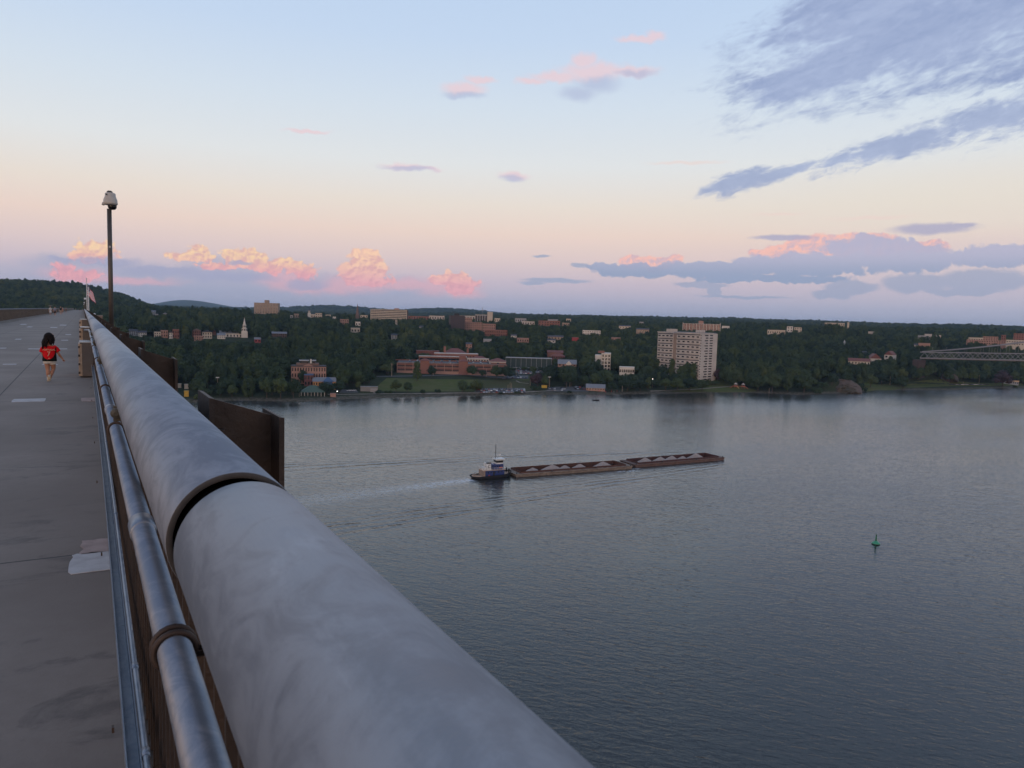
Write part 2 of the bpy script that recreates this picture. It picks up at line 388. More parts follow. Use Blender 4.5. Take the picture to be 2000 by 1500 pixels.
# pipe segments with an open slip joint between them
JO = [-1.6, 1.085, 9.9]; y = 9.9
while y < DECK_END: y += 9.0; JO.append(y)
for i in range(len(JO)-1):
    a, b = JO[i], JO[i+1]; n = 72 if i < 3 else 24
    m = MB(); g = .011 if i < 3 else .014
    off = (.007, -.0075) if i == 0 else (0, 0)
    y0, y1 = a+g, b-g
    if i == 0: y1 = b-.022
    prof = [(pr_, yy) for pr_, yy in ((PR-.0095, y0+.10), (PR-.0095, y0+.0005), (PR-.009, y0), (PR-.0006, y0), (PR, y0+.0006), (PR, y1-.0012), (PR-.0012, y1), (PR-.009, y1), (PR-.0095, y1-.10))]
    vs = []; 
    for (r_, yy) in prof:
        for j in range(n):
            th = 2*pi*j/n; vs.append((PX+off[0]+r_*cos(th), yy, PZ+off[1]+r_*sin(th)))
    fs = [(q*n+j, (q+1)*n+j, (q+1)*n+(j+1) % n, q*n+(j+1) % n) for q in range(len(prof)-1) for j in range(n)]
    m.add(vs, fs); o = m.build('pipe_rail', [MPIPE, MRIM, MDARK], rr, smooth=True)
    o.data.polygons.foreach_set('material_index', [2 if q // n in (0, 1, 7) else (1 if q // n in (2, 6) else 0) for q in range(len(fs))])
    if i: 
        e = MB().tube([(PX, a-.12, PZ), (PX, a+.12, PZ)], PR-.016, 32).build('joint_sleeve', MDARK, rr, smooth=True)
# posts: broad-flange beams outside the pipe, tops cut on a slope
def post_mesh():
    m = MB(); zi, zo = 1.345, 1.275; xa, xb = .316, .535; hw = .125
    m.add([(xa, -hw, -.4), (xa+.016, -hw, -.4), (xa+.016, hw, -.4), (xa, hw, -.4), (xa, -hw, zi), (xa+.016, -hw, zi-.004), (xa+.016, hw, zi-.004), (xa, hw, zi)],
          [(0, 3, 2, 1), (4, 5, 6, 7), (0, 1, 5, 4), (1, 2, 6, 5), (2, 3, 7, 6), (3, 0, 4, 7)])
    m.add([(xb-.016, -hw, -.4), (xb, -hw, -.4), (xb, hw, -.4), (xb-.016, hw, -.4), (xb-.016, -hw, zo+.004), (xb, -hw, zo), (xb, hw, zo), (xb-.016, hw, zo+.004)],
          [(0, 3, 2, 1), (4, 5, 6, 7), (0, 1, 5, 4), (1, 2, 6, 5), (2, 3, 7, 6), (3, 0, 4, 7)])
    m.add([(xa+.0161, -.006, -.4), (xb-.0161, -.006, -.4), (xb-.0161, .006, -.4), (xa+.0161, .006, -.4), (xa+.0161, -.006, zi-.012), (xb-.0161, -.006, zo-.004), (xb-.0161, .006, zo-.004), (xa+.0161, .006, zi-.012)],
          [(0, 3, 2, 1), (4, 5, 6, 7), (0, 1, 5, 4), (1, 2, 6, 5), (2, 3, 7, 6), (3, 0, 4, 7)])
    return m.mesh('post', MSTEEL)
pmesh = post_mesh()
sm = MB(); sm.box(.334, .372, -.05, -.007, 1.19, 1.235); sm.lathe([(.014, 0), (.017, .004), (.017, .018), (.01, .024)], 8, 0, (.354, -.078, 1.2), 'y'); sm.box(.275, .315, -.05, .05, 1.2, 1.25)
saddle = sm.mesh('saddle_bracket', MRUST)
lug = MB(); lug.lathe([(.008, 0), (.017, .004), (.018, .014), (.01, .022)], 14, 0, (0, 0, -.02), 'y'); lug.box(-.008, .02, .0225, .045, -.05, .004); lugm = lug.mesh('pipe_lug', mat('painted lug', (.1, .092, .075), .6, .3, nz=20))
YP = [2.45+3.04*k for k in range(-1, 60)]
for k, yp in enumerate(YP):
    o = link(bpy.data.objects.new('post', pmesh)); o.location = (0, yp, DZ); o.parent = rr
    if k < 12:
        b = link(bpy.data.objects.new('saddle_bracket', saddle)); b.parent = o
        l = link(bpy.data.objects.new('pipe_lug', lugm)); l.location = (PX-PR-.001, yp+.42, PZ-.02); l.parent = rr
fm = MB(); y = YP[-1]+3.04
while y < DECK_END: fm.box(.32, .53, y-.12, y+.12, DZ-.3, DZ+1.3); y += 3.04
o = fm.build('far_posts', MSTEEL, rr); o['kind'] = 'stuff'
# picket panels between the posts
for k in range(-1, 60):
    m = MB(); y0 = 2.45+3.04*k+.01; n = 27
    m.box(.168, .192, y0, y0+3.02, DZ+.60+.42, DZ+.64+.42); m.box(.168, .192, y0, y0+3.02, DZ+.05, DZ+.08)
    for j in range(n):
        yy = y0+.03+j*3.0/n; m.box(.172, .188, yy, yy+.016, DZ+.0805, DZ+1.0195)
    if k < 12:
        m.box(.305, .3155, y0+.05, y0+2.97, DZ+.7, DZ+.74)
    m.build('picket_panel', MSTEEL, rr)
m = MB(); m.box(.168, .192, 2.45+3.04*60, DECK_END, DZ+.05, DZ+1.06); m.build('far_panel', MSTEEL, rr)
# upper conduit and its clamps
CX, CZ, CR = .117, CAMZ-.548, .0268
cd = empty('electrical_conduit', (0, 0, 0), 0, 'thick silver conduit pipe clamped under the handrail, ending at the upper junction box', 'conduit')
MB().tube([(CX, -1.5, CZ), (CX, 20.9, CZ), (CX-.02, 21.15, CZ), (CX-.09, 21.28, CZ-.005), (CX-.12, 21.5, CZ-.01)], CR, 32).build('pipe', MCOND, cd, smooth=True)
for yy in (2.03, 4.52, 7.6, 10.7, 13.7, 16.8, 19.6):
    MB().tube([(CX, yy-.045, CZ), (CX, yy-.043, CZ), (CX, yy+.043, CZ), (CX, yy+.045, CZ)], [CR+.0005, CR+.004, CR+.004, CR+.0005], 32).build('coupling', MCOND, cd, smooth=True)
for yy in (1.27, 3.78, 5.7, 8.9, 11.9, 15, 18.1):
    m = MB()
    for q in ((-.011, .013) if yy < 2 else (0,)):
        pts = []
        for j in range(15):
            th = radians(-20+250*j/14); pts.append((CX+cos(th)*(CR+.005), yy+q, CZ+sin(th)*(CR+.005)))
        pts = [(CX+.05, yy+q, CZ-.012)]+pts
        m.tube(pts, .0052 if yy < 2 else .006, 8)
    m.build('u_clamp', MRUST, cd, smooth=True)
# lower channel with the thin conduit, bent inward along its length
lc = empty('cable_channel', (0, 0, 0), 0, 'low galvanised channel with a thin conduit along the foot of the railing', 'channel')
def low(m, xo, zo, w, h, r=None):
    ys = [-1.5, 2, 5, 9, 13, 19.3]; 
    xs = [.055, .078, .098, .115, .122, .128]
    if r: m.tube([(xs[i]+xo, ys[i], DZ+zo) for i in range(6)], r, 16)
    else:
        for i in range(5): 
            m.add([(xs[i]+xo-w/2, ys[i], DZ+zo), (xs[i]+xo+w/2, ys[i], DZ+zo), (xs[i]+xo+w/2, ys[i], DZ+zo+h), (xs[i]+xo-w/2, ys[i], DZ+zo+h), (xs[i+1]+xo-w/2, ys[i+1], DZ+zo), (xs[i+1]+xo+w/2, ys[i+1], DZ+zo), (xs[i+1]+xo+w/2, ys[i+1], DZ+zo+h), (xs[i+1]+xo-w/2, ys[i+1], DZ+zo+h)],
                  [(0, 3, 2, 1), (4, 5, 6, 7), (0, 1, 5, 4), (1, 2, 6, 5), (2, 3, 7, 6), (3, 0, 4, 7)])
    return m
m = MB(); low(m, 0, .27, .004, .055); low(m, .019, .27, .0338, .004); low(m, .038, .27, .004, .04)
m.build('channel', MCOND, lc)
low(MB(), .0515, .306, 0, 0, .0098).build('thin_conduit', MCOND, lc, smooth=True)
bm = MB()
for i in range(10): bm.box(.046+i*.004, .053+i*.004, .6+i*1.9, .62+i*1.9, DZ+.285, DZ+.302)
bm.build('bolt', MRUST, lc)
for yy in (2.3, 2.9, 5.2, 8.1, 11.3, 14.6):
    xx = np.interp(yy, [-1.5, 2, 5, 9, 13, 19.3], [.055, .078, .098, .115, .122, .128])+.0515
    MB().tube([(xx, yy-.02, DZ+.306), (xx, yy+.02, DZ+.306)], .0125, 16).build('coupling', MCOND, lc, smooth=True)
# junction boxes
MBOX = mat('taupe painted steel', (.12, .098, .085), .55, nz=4, c2=(.1, .082, .07)); MTAN = mat('tan enclosure edge', (.42, .31, .22), .5, nz=8, c2=(.3, .21, .14)); MLID = mat('pale lid', (.42, .4, .38), .4, nz=5)
for (name, lab, y0, x0, x1, z0, z1, dp) in (('junction_box', 'lower taupe junction box standing on the deck by the rail, nearest the camera', 19.6, -.125, .165, .03, .80, 1.2),
                                           ('junction_box', 'upper tan and taupe junction box on the rail behind the lower one', 21.4, -.105, .16, .55, 1.1, 1.0),
                                           ('junction_box', 'third small junction box farther along the rail', 27.5, -.13, .16, .6, 1.22, 1.0)):
    r = empty(name, (0, y0, DZ), 0, lab, 'junction box', 'junction boxes on the near railing')
    bevel(MB().box(x0+.075, x1, 0, dp, z0, z1).build('cabinet', MBOX, r), .006)
    d = bevel(MB().box(x0+.002, x0+.0745, .0, dp-.01, z0+.01, z1-.02).build('door', MTAN, r), .01)
    for q in range(4): MB().box(x0-.005, x0+.03, -.012, .0-.0005, z0+.06+q*(z1-z0-.18)/3, z0+.11+q*(z1-z0-.18)/3).build('latch', MRUST, d)
    MB().box(x0+.02, x1+.01, -.01, dp+.01, z1+.0005, z1+.02).build('lid', MLID, r)
# --- far railing on the left
r2 = empty('bridge_railing', (0, 0, 0), 0, 'opposite brown picket railing with a pale top rail across the deck', 'railing')
MB().tube([(-6.72, 10, DZ+1.27), (-6.72, DECK_END, DZ+1.27)], .06, 16).build('pipe_rail', MPIPE, r2, smooth=True)
m = MB(); y = 30
MSTEEL3 = mat('brown railing paint', (.085, .062, .045), .7, .1, nz=2.0, c2=(.05, .036, .026))
while y < 260: m.box(-6.735, -6.705, y, y+.06, DZ+.16, DZ+1.2); y += .14
m.box(-6.76, -6.68, 30, DECK_END, DZ+1.1, DZ+1.14); m.box(-6.74, -6.70, 260, DECK_END, DZ+.161, DZ+1.095)
o = m.build('picket_panel', MSTEEL3, r2)
for k in range(90):
    if k == 0: pm2 = MB().box(-6.83, -6.765, -.06, .06, .161, 1.2).mesh('post', MSTEEL)
    o = link(bpy.data.objects.new('post', pm2)); o.location = (0, 31+3.04*k, DZ); o.parent = r2
# --- repair patches on the slab joints
MP1 = mat('pale patch mortar', (.42, .40, .40), .85, nz=9, c2=(.34, .32, .315)); MP2 = mat('pinkish patch mortar', (.33, .245, .22), .85, nz=9, c2=(.25, .18, .16))
def patch(x0, x1, y0, y1, m_, lab):
    n = 9; pts = []
    for i in range(n): pts.append((x0+(x1-x0)*i/(n-1), y0+random.uniform(-.01, .01)*min(1, (x1-x0))))
    for i in range(4): pts.append((x1+random.uniform(-.012, .012), y0+(y1-y0)*(i+.5)/4))
    for i in range(n): pts.append((x1-(x1-x0)*i/(n-1), y1+random.uniform(-.012, .012)))
    for i in range(4): pts.append((x0+random.uniform(-.02, .012), y1-(y1-y0)*(i+.5)/4))
    o = MB().prism(pts, DZ+.0005, DZ+.004).build('mortar_patch', m_)
    tag(o, lab, 'patch', 'mortar patches on the deck joints')
def pp(px0, px1, py0, py1, m_, lab):
    a = onz(px0, (py0+py1)/2, DZ); b = onz(px1, (py0+py1)/2, DZ); y0 = onz((px0+px1)/2, py1, DZ)[1]; y1 = onz((px0+px1)/2, py0, DZ)[1]
    patch(a[0], b[0], y0, y1, m_, lab)
pp(140, 222, 1080, 1117, MP1, 'pale grey mortar patch beside the rail, the nearest and largest')
pp(160, 222, 1054, 1080, MP2, 'pinkish mortar patch just beyond the large pale one by the rail')
pp(25, 88, 779, 785, MP1, 'long white mortar strip on the joint, in the middle of the deck')
pp(160, 190, 777, 784, MP2, 'small pinkish patch at the rail foot level with the long white strip')
for (a, b, y, lab) in ((7, 32, 711.5, 'short white strip left of the child, level with her knees'), (83, 113, 712, 'white strip on the joint right behind the legs of the child'), (0, 12, 680, 'white strip at the left edge of the picture, on the joint beyond the child'),
                    (55, 78, 681.5, 'white strip just left of the jersey of the child'), (115, 131, 681.5, 'white strip right of the elbow of the child'), (120, 133, 664.5, 'thin white strip right of the head of the child'),
                    (98, 112, 639.5, 'bright thin white strip beyond the head of the child'), (53, 63, 638.5, 'thin white strip left of the bright one far on the deck'), (40, 52, 633.5, 'faint white strip farthest left on the deck'), (117, 130, 635, 'faint white strip farthest right on the deck'), (30, 42, 662.5, 'thin faint white strip left of the head of the child'), (128, 139, 653.5, 'thin faint strip between the head of the child and the rail')):
    pp(a, b, y-.7, y+.7, MP1, lab)
# --- camera pole
MPOLE = mat('brown pole paint', (.075, .062, .052), .45, .3, nz=3); MCAM = mat('camera housing', (.42, .38, .33), .45, nz=8, c2=(.36, .33, .3)); MBLK = mat('black dome', (.006, .005, .006), .12)
pr_ = empty('camera_pole', (.93, 33, DZ-.3), 0, 'tall brown pole with a white dome security camera on top, outside the rail', 'camera pole')
MB().tube([(0, 0, 0), (0, 0, 3), (0, 0, 5.75)], [.088, .084, .082], 24).build('pole', MPOLE, pr_, smooth=True)
MB().box(-.045, .02, -.087, -.082, 4.25, 4.33).build('tag_plate', MLID, pr_)
h = MB(); cx = .045
h.lathe([(.215, 5.90), (.25, 5.93), (.255, 5.99), (.245, 6.01), (.24, 6.1), (.205, 6.19), (.19, 6.22), (.185, 6.33), (.15, 6.36)], 28, 0, (cx, 0, 0)); hh = h.build('housing', MCAM, pr_, smooth=True)
MB().lathe([(.02, 5.72), (.10, 5.735), (.145, 5.79), (.16, 5.86), (.155, 5.899)], 24, 0, (cx+.06, 0, 0)).build('dome', MBLK, pr_, smooth=True)
MB().lathe([(.10, 6.361), (.105, 6.40), (.07, 6.44)], 16, 0, (cx-.02, 0, 0)).build('cap', MPOLE, hh, smooth=True)
MB().tube([(cx-.12, -.02, 5.97), (cx-.24, -.05, 5.93), (cx-.26, -.06, 5.87)], [.055, .065, .05], 12).build('arm', MCAM, pr_, smooth=True)
MB().tube([(cx-.14, -.17, 6.27), (cx-.14, -.2, 6.27)], .03, 10).build('sensor', MBLK, pr_, smooth=True)
# --- flagpoles, flag and small lamps far along the rail
MWP = mat('white pole', (.6, .6, .6), .4, nz=5)
def flagpole(px, top, Yd, lab, r=.07):
    b = at(px, 600, 1); k = Yd/b[1]; x = b[0]*k; R = np.hypot(x, Yd); zt = at(px-.6, top, R)[2]
    o = MB().tube([(0, 0, 0), (0, 0, zt-DZ)], [r, r*.7], 12).build('flagpole', MWP, None, (x, Yd, DZ)); MBs = MB().sphere((0, 0, zt-DZ+.06), .09).build('finial', MWP, o); tag(o, lab, 'flagpole', 'flagpoles on the far part of the walkway'); return x, zt
fx, fz = flagpole(170.2, 545, 120, 'taller white flagpole behind the rail, carrying the flag')
flagpole(173.3, 563, 118, 'shorter white flagpole close to the right of the taller one')
fl = bpy.data.materials.new('striped flag'); fl.use_nodes = True; tt = fl.node_tree; bb = tt.nodes['Principled BSDF']; bb.inputs['Roughness'].default_value = .8
uvn = tt.nodes.new('ShaderNodeTexCoord'); u, v, _ = sep(tt, uvn.outputs['UV'])
stripe = ((v*6.5).frac()).lt(.5); canton = u.lt(.4)*v.gt(.46)
star = (((u*15).frac()-0.5).abs()+((v*16).frac()-0.5).abs()).lt(.25)
c = mixc(tt, stripe, (.75, .74, .74), (.5, .02, .04)); c = mixc(tt, canton, c, mixc(tt, star, (.015, .03, .12), (.7, .7, .7))); tt.links.new(c, bb.inputs['Base Color'])
nu, nv = 16, 10; vs = []; fs = []; uv = []
for j in range(nv+1):
    for i in range(nu+1):
        a, b = i/nu, j/nv
        vs.append((.07+1.0*a**.9*(.35+.65*(1-.5*b)) + .05*sin(a*9), .12*sin(a*8+b*2)*a, -.2-1.5*(1-b)-1.35*a+.2*a*a))
for j in range(nv):
    for i in range(nu): fs.append((j*(nu+1)+i, j*(nu+1)+i+1, (j+1)*(nu+1)+i+1, (j+1)*(nu+1)+i)); uv += [(i/nu, j/nv), ((i+1)/nu, j/nv), ((i+1)/nu, (j+1)/nv), (i/nu, (j+1)/nv)]
fm_ = MB().add(vs, fs); fo = fm_.build('flag', fl, None, (fx, 120, fz-.55)); ul = fo.data.uv_layers.new(name='UVMap')
for i, q in enumerate(uv): ul.data[i].uv = q
sdm = fo.modifiers.new('thick', 'SOLIDIFY'); sdm.thickness = .01
tag(fo, 'red and white striped flag with a blue canton drooping from the taller flagpole', 'flag')
MLAMP = mat('lamp glow', (1, .95, .88), .5, emit=3.0)
def lamp(x, Yd, h, lab, r=.045, hr=.13):
    o = MB().tube([(0, 0, 0), (0, 0, h)], r, 10).build('lamp_post', MPOLE, None, (x, Yd, DZ-.6)); MB().sphere((0, 0, h+hr*.7), hr, 8).build('lamp_head', mat('pale globe', (.7, .7, .7), .4), o); tag(o, lab, 'lamp post', 'lamp posts along the walkway')
q = at(184.3, 615, 1); lamp(q[0]/q[1]*95, 95, CAMZ+at(184.3, 615.5, np.hypot(q[0]/q[1]*95, 95))[2]-CAMZ-(DZ-.6), 'thin lamp post standing on a bracket to the right of the flagpoles')
q = at(166.2, 586, 1); lamp(q[0]/q[1]*170, 170, 3.9, 'lamp post just left of the flagpoles with a bright head', .06, .2)
for i, (px, top, Yd) in enumerate(((164.8, 592, 230), (164.2, 595, 290))):
    q = at(px, top, 1); lamp(q[0]/q[1]*Yd, Yd, at(px, top, Yd)[2]-DZ+.6, ('distant small lamp post left of the flagpoles, nearer of two', 'most distant small lamp post at the end of the rail')[i], .06, .18)
# overlook platform with a small brick shed beyond the flagpoles
q = at(183, 606, 170); sh = empty('overlook_shed', (q[0]+.3, 170, DZ-1.5), 0, 'small tan brick shed on the overlook platform right of the flagpoles', 'shed')
MB().box(-.9, 1.2, 0, 3, -.2, 1.55).build('wall', mat('tan brick', (.3, .2, .15), .8, nz=3), sh); MB().box(-1.1, 3, -.2, 3.2, -.5, -.201).build('platform', MSTEEL2, sh); MB().box(-1, 1.3, -.1, 3.1, 1.551, 1.7).build('roof', mat('tan roof', (.33, .25, .2), .8), sh)
# ------------------------------------------------------------------ water
HX, HY = 139.0, 268.6             # stern of the tug
def water_material():
    m = bpy.data.materials.new('river water'); m.use_nodes = True; t = m.node_tree; b = t.nodes['Principled BSDF']
    geo = t.nodes.new('ShaderNodeNewGeometry'); x, y, z = sep(t, geo.outputs['Position'])
    th = radians(-47)             # crests run roughly this way
    def height(x, y):
        u = x*cos(th)+y*sin(th); v = y*cos(th)-x*sin(th)
        h = noise(t, vec(t, u*.42, v*.92), 1.0, 4, .58, .4, '2D')*1.15
        h = h+noise(t, vec(t, u*.12, v*.26), 1.0, 2, .5, 0, '2D')*1.0
        brk = noise(t, vec(t, x*.045, y*.11), 1.0, 2, .5, 0, '2D')
        # wake arms: (origin, heading, half width, spread)
        for (ox, oy, hd, sgn, v0, sp, k, w, amp, umax) in ((281, 262, 178.5, 1, 7, .21, .95, 4.5, .8, 260), (217, 257, 175, 1, 8, .24, 1.0, 5, .7, 190), (283, 275, 178.5, -1, 9, .17, .75, 5.5, .9, 320), (281, 275, 178.5, -1, 12, .12, .5, 9, .6, 260)):
            c, s_ = cos(radians(hd)), sin(radians(hd))
            a = (x-ox)*c+(y-oy)*s_; bq = ((y-oy)*c-(x-ox)*s_)*sgn
            arm = bq-(a*sp+v0)
            g = (arm*arm*(-1.0/(w*w))).exp()*a.ss(0, 30)*a.ss(umax+160, umax)
            h = h+(arm*k*1.5+a*.14+brk*5.0).sin()*g*(brk*2.2-.35).max(0.0)*amp*.75
        return h
    e = .3
    h0 = height(x, y); hx = height(x+e, y); hy = height(x, y+e)
    patch = noise(t, vec(t, x*.006, y*.011), 1.0, 4, .6).ss(.36, .64)
    # churned water astern of the tug
    c, s_ = cos(radians(187)), sin(radians(187))
    a = (x-HX)*c+(y-HY)*s_; q = (y-HY)*c-(x-HX)*s_
    cn = noise(t, vec(t, x*.5, y*.5), 1.0, 4, .6)
    wid = a*.075+3.2
    inw = ((q/wid)*(q/wid)*(-1.0)).exp()*a.ss(-1, 2)*a.ss(210, 90)
    foam = inw*((cn-0.30).max(0.0)*2.4)*(a*(-.045)).exp()*1.4
    foam2 = inw*(cn.ss(.38, .64))*0.34
    # white water at the joint of the barges and the far bow
    fj = None
    for (fx_, fy_, r_) in ((213, 256.5, 3.6), (208, 257.3, 2.6), (218.5, 260, 1.5), (270, 260.3, 1.6)):
        dd = (((x-fx_)*(x-fx_)*.12+(y-fy_)*(y-fy_))*(-1.0/(r_*.5))).exp(); fj = dd if fj is None else fj.max(dd)
    foam = (foam+foam2+fj*cn.ss(.35, .6)*.8).min(.85)
    amp = (patch*0.07+0.145)/e*(1.0-inw*.35)
    n = t.nodes.new('ShaderNodeVectorMath'); n.operation = 'NORMALIZE'
    t.links.new(vec(t, (h0-hx)*amp, (h0-hy)*amp, 1.0), n.inputs[0])
    # body colour under a wave-roughened mirror; the mirror's strength is water's own Fresnel curve
    dif = t.nodes.new('ShaderNodeBsdfDiffuse'); t.links.new(mixc(t, foam, (.018, .020, .019), (.52, .55, .58)), dif.inputs[0])
    gl = t.nodes.new('ShaderNodeBsdfGlossy'); t.links.new(n.outputs[0], gl.inputs['Normal']); gl.inputs[0].default_value = (.98, .985, .99, 1)
    t.links.new((patch*.06+0.12).o, gl.inputs['Roughness'])
    f1 = t.nodes.new('ShaderNodeFresnel'); f1.inputs[0].default_value = 1.41; f2 = t.nodes.new('ShaderNodeFresnel'); f2.inputs[0].default_value = 1.42; t.links.new(n.outputs[0], f2.inputs['Normal'])
    fac = (X(t, f1.outputs[0])*0.6+X(t, f2.outputs[0])*0.4)*(1.0-foam*.75)
    ms = t.nodes.new('ShaderNodeMixShader'); t.links.new(fac.o, ms.inputs[0]); t.links.new(dif.outputs[0], ms.inputs[1]); t.links.new(gl.outputs[0], ms.inputs[2])
    t.links.new(ms.outputs[0], t.nodes['Material Output'].inputs[0])
    return m
wv = []; wf = []
mb = MB(); SZ = 30000
mb.add([(-SZ, -SZ, 0), (SZ, -SZ, 0), (SZ, SZ, 0), (-SZ, SZ, 0)], [(0, 1, 2, 3)])
o = mb.build('river', water_material()); tag(o, kind='structure')
# ------------------------------------------------------------------ land
SH = [(150, 800), (260, 786), (372, 786), (460, 782), (560, 784), (600, 784), (680, 779), (760, 777), (900, 773), (1060, 770.5), (1200, 770.5), (1330, 768), (1460, 766.5), (1560, 771), (1640, 768), (1680, 766), (1710, 762), (1850, 762), (2000, 757)]
_sa = [azel(*p)[0] for p in SH]; _sr = [float(np.hypot(*onz(p[0], p[1], 0)[:2])) for p in SH]
_sa = [-85, -40, -15]+_sa+[75, 90, 115]; _sr = [2600, 900, 640]+_sr+[1500, 2600, 9000]
PS = [0, 8, 20, 45, 90, 150, 250, 400, 650, 1000, 1500, 2300, 3400, 5000, 9000, 40000]
PZ_ = [.3, 1.8, 2.6, 4.2, 9.5, 12, 20, 34, 42, 47, 53, 64, 80, 86, 78, 60]
def sstep(a, b, x): q = np.clip((x-a)/(b-a), 0, 1); return q*q*(3-2*q)
def T(x, y):
    x = np.asarray(x, float); y = np.asarray(y, float)
    a = np.degrees(np.arctan2(x, y)); r = np.hypot(x, y); s = r-np.interp(a, _sa, _sr)
    z = np.interp(s, PS, PZ_)
    z = np.where(s < 0, np.maximum(s*.25, -4)+.3, z)
    k = sstep(60, 900, s)
    z = z+k*(np.sin(x*.0041+1.3)*3.2+np.sin(y*.0053+x*.0017)*3.0+np.sin((x-y)*.0098)*1.6)
    z = z+50*np.exp(-((r-2350)/620.)**2)*sstep(5.5, -1.5, a)+8*np.exp(-((r-2350)/620.)**2)*sstep(9, 3, a)
    z = z-17*sstep(29, 20, a)*sstep(2, 5, a)*sstep(900, 2000, s)*sstep(6500, 4500, s)-6*sstep(40, 30, a)*sstep(1200, 2600, s)*sstep(6500, 4500, s)
    # distant ridges
    z = z+135*np.exp(-((a-6.2)/2.7)**2)*np.exp(-((r-12000)/1500.)**2)+62*np.exp(-((a-12)/4.5)**2)*np.exp(-((r-12500)/1500.)**2)
    z = z+42*np.exp(-((a-17)/4.)**2)*np.exp(-((r-6200)/700.)**2)+48*np.exp(-((a-24.2)/3.0)**2)*np.exp(-((r-6600)/800.)**2)+20*np.exp(-((a-27.5)/2.0)**2)*np.exp(-((r-6600)/800.)**2)
    z = z+(82+10*np.sin(a*.55)+5*np.sin(a*1.7))*sstep(30, 34, a)*np.exp(-((r-13000)/1500.)**2)
    # rocky bluffs on the right shore
    z = z+11*np.exp(-((a-53.9)/1.05)**2)*sstep(4, 26, s)*sstep(150, 70, s)+12*np.exp(-((a-58.8)/2.2)**2)*sstep(30, 75, s)*sstep(260, 120, s)
    return z
def hit(px, py, rmin=450, rmax=6000):
    d = ray(px, py); d = d/np.hypot(d[0], d[1]); rs = np.arange(rmin, rmax, 1.0)
    z = CAMZ+d[2]*rs; g = T(d[0]*rs, d[1]*rs); k = np.nonzero(z <= g)[0]
    r = rs[k[0]] if len(k) else rmax
    return np.array([d[0]*r, d[1]*r, float(T(d[0]*r, d[1]*r))]), r
A = np.radians(np.concatenate([np.arange(-85, -8, 2.5), np.arange(-8, 72, .3), np.arange(72, 112, 3)]))
sg = np.concatenate([[-60, -20, -8, 0, 4, 8, 13, 20, 27, 35, 45], np.arange(55, 200, 12), np.geomspace(200, 24000, 110)])
SR = np.interp(np.degrees(A), _sa, _sr)
G = SR[:, None]+sg[None, :]
gx = np.sin(A)[:, None]*G; gy = np.cos(A)[:, None]*G; gz = T(gx, gy); gz[:, 0] = -6
NA, NR = G.shape
ii = np.arange(NA*NR).reshape(NA, NR)
F = np.stack([ii[:-1, :-1], ii[1:, :-1], ii[1:, 1:], ii[:-1, 1:]], -1).reshape(-1, 4)[:, ::-1]
me = bpy.data.meshes.new('ground'); me.from_pydata(np.stack([gx, gy, gz], -1).reshape(-1, 3).tolist(), [], F.tolist())
me.polygons.foreach_set('use_smooth', [True]*len(me.polygons))
mg = bpy.data.materials.new('wooded ground'); mg.use_nodes = True; t = mg.node_tree; b = t.nodes['Principled BSDF']; b.inputs['Roughness'].default_value = .95; b.inputs['Specular IOR Level'].default_value = .1
geo = t.nodes.new('ShaderNodeNewGeometry'); x, y, z = sep(t, geo.outputs['Position'])
n_a = noise(t, geo.outputs['Position'], .05, 5, .6); n_b = noise(t, geo.outputs['Position'], .4, 4, .6)
c = mixc(t, n_a.ss(.35, .65), (.018, .028, .014), (.035, .045, .02)); c = mixc(t, n_b.ss(.4, .7)*.5, c, (.05, .045, .03))
c = mixc(t, z.ss(2.2, 1.2), c, mixc(t, n_b.ss(.4, .6), (.10, .09, .075), (.05, .05, .03)))
t.links.new(c, b.inputs['Base Color']); me.materials.append(mg)
o = link(bpy.data.objects.new('ground', me)); tag(o, kind='structure')
# draped sheets: lawns, roads, paths, car parks
MG = mat('mown grass', (.066, .082, .022), .95, nz=.07, c2=(.088, .088, .034), spec=.1); MG2 = mat('dry grass', (.06, .058, .028), .95, nz=.1, c2=(.055, .06, .022), spec=.1); MASPH = mat('asphalt', (.075, .075, .08), .9, nz=.2); MPATH = mat('pale path', (.26, .22, .18), .9, nz=.3, spec=.2)
def drape(name, quad, m_, off=.15, nu=16, nv=6, kind='structure', label=None, cat=None):
    """quad: 4 picture points standing on the land, counter-clockwise from bottom left"""
    W4 = [hit(*p)[0] for p in quad]; vs = []; fs = []
    for j in range(nv+1):
        for i in range(nu+1):
            a, b = i/nu, j/nv; p = (W4[0]*(1-a)+W4[1]*a)*(1-b)+(W4[3]*(1-a)+W4[2]*a)*b
            vs.append((p[0], p[1], float(T(p[0], p[1]))+off))
    for j in range(nv):
        for i in range(nu): k = j*(nu+1)+i; fs.append((k, k+1, k+nu+2, k+nu+1))
    o = MB().add(vs, fs).build(name, m_); tag(o, label, cat, None, kind); return o
drape('lawn', [(722, 765), (935, 765), (935, 742), (755, 739)], MG, .12, 30, 14)
drape('lawn', [(936, 765), (1040, 763), (1035, 744), (936, 742)], MG2, .12, 20, 10)
drape('lawn', [(1310, 765), (1480, 764), (1420, 742), (1385, 738)], MG, .12, 24, 14)
drape('lawn', [(1660, 762.5), (1765, 759), (1760, 747), (1690, 747)], MG, .12, 16, 10)
drape('lawn', [(1766, 759), (1998, 753), (1998, 748), (1762, 749)], MG, .12, 24, 8)
drape('lawn', [(1000, 742), (1035, 744), (1035, 735), (985, 736)], MG, .12, 10, 8)
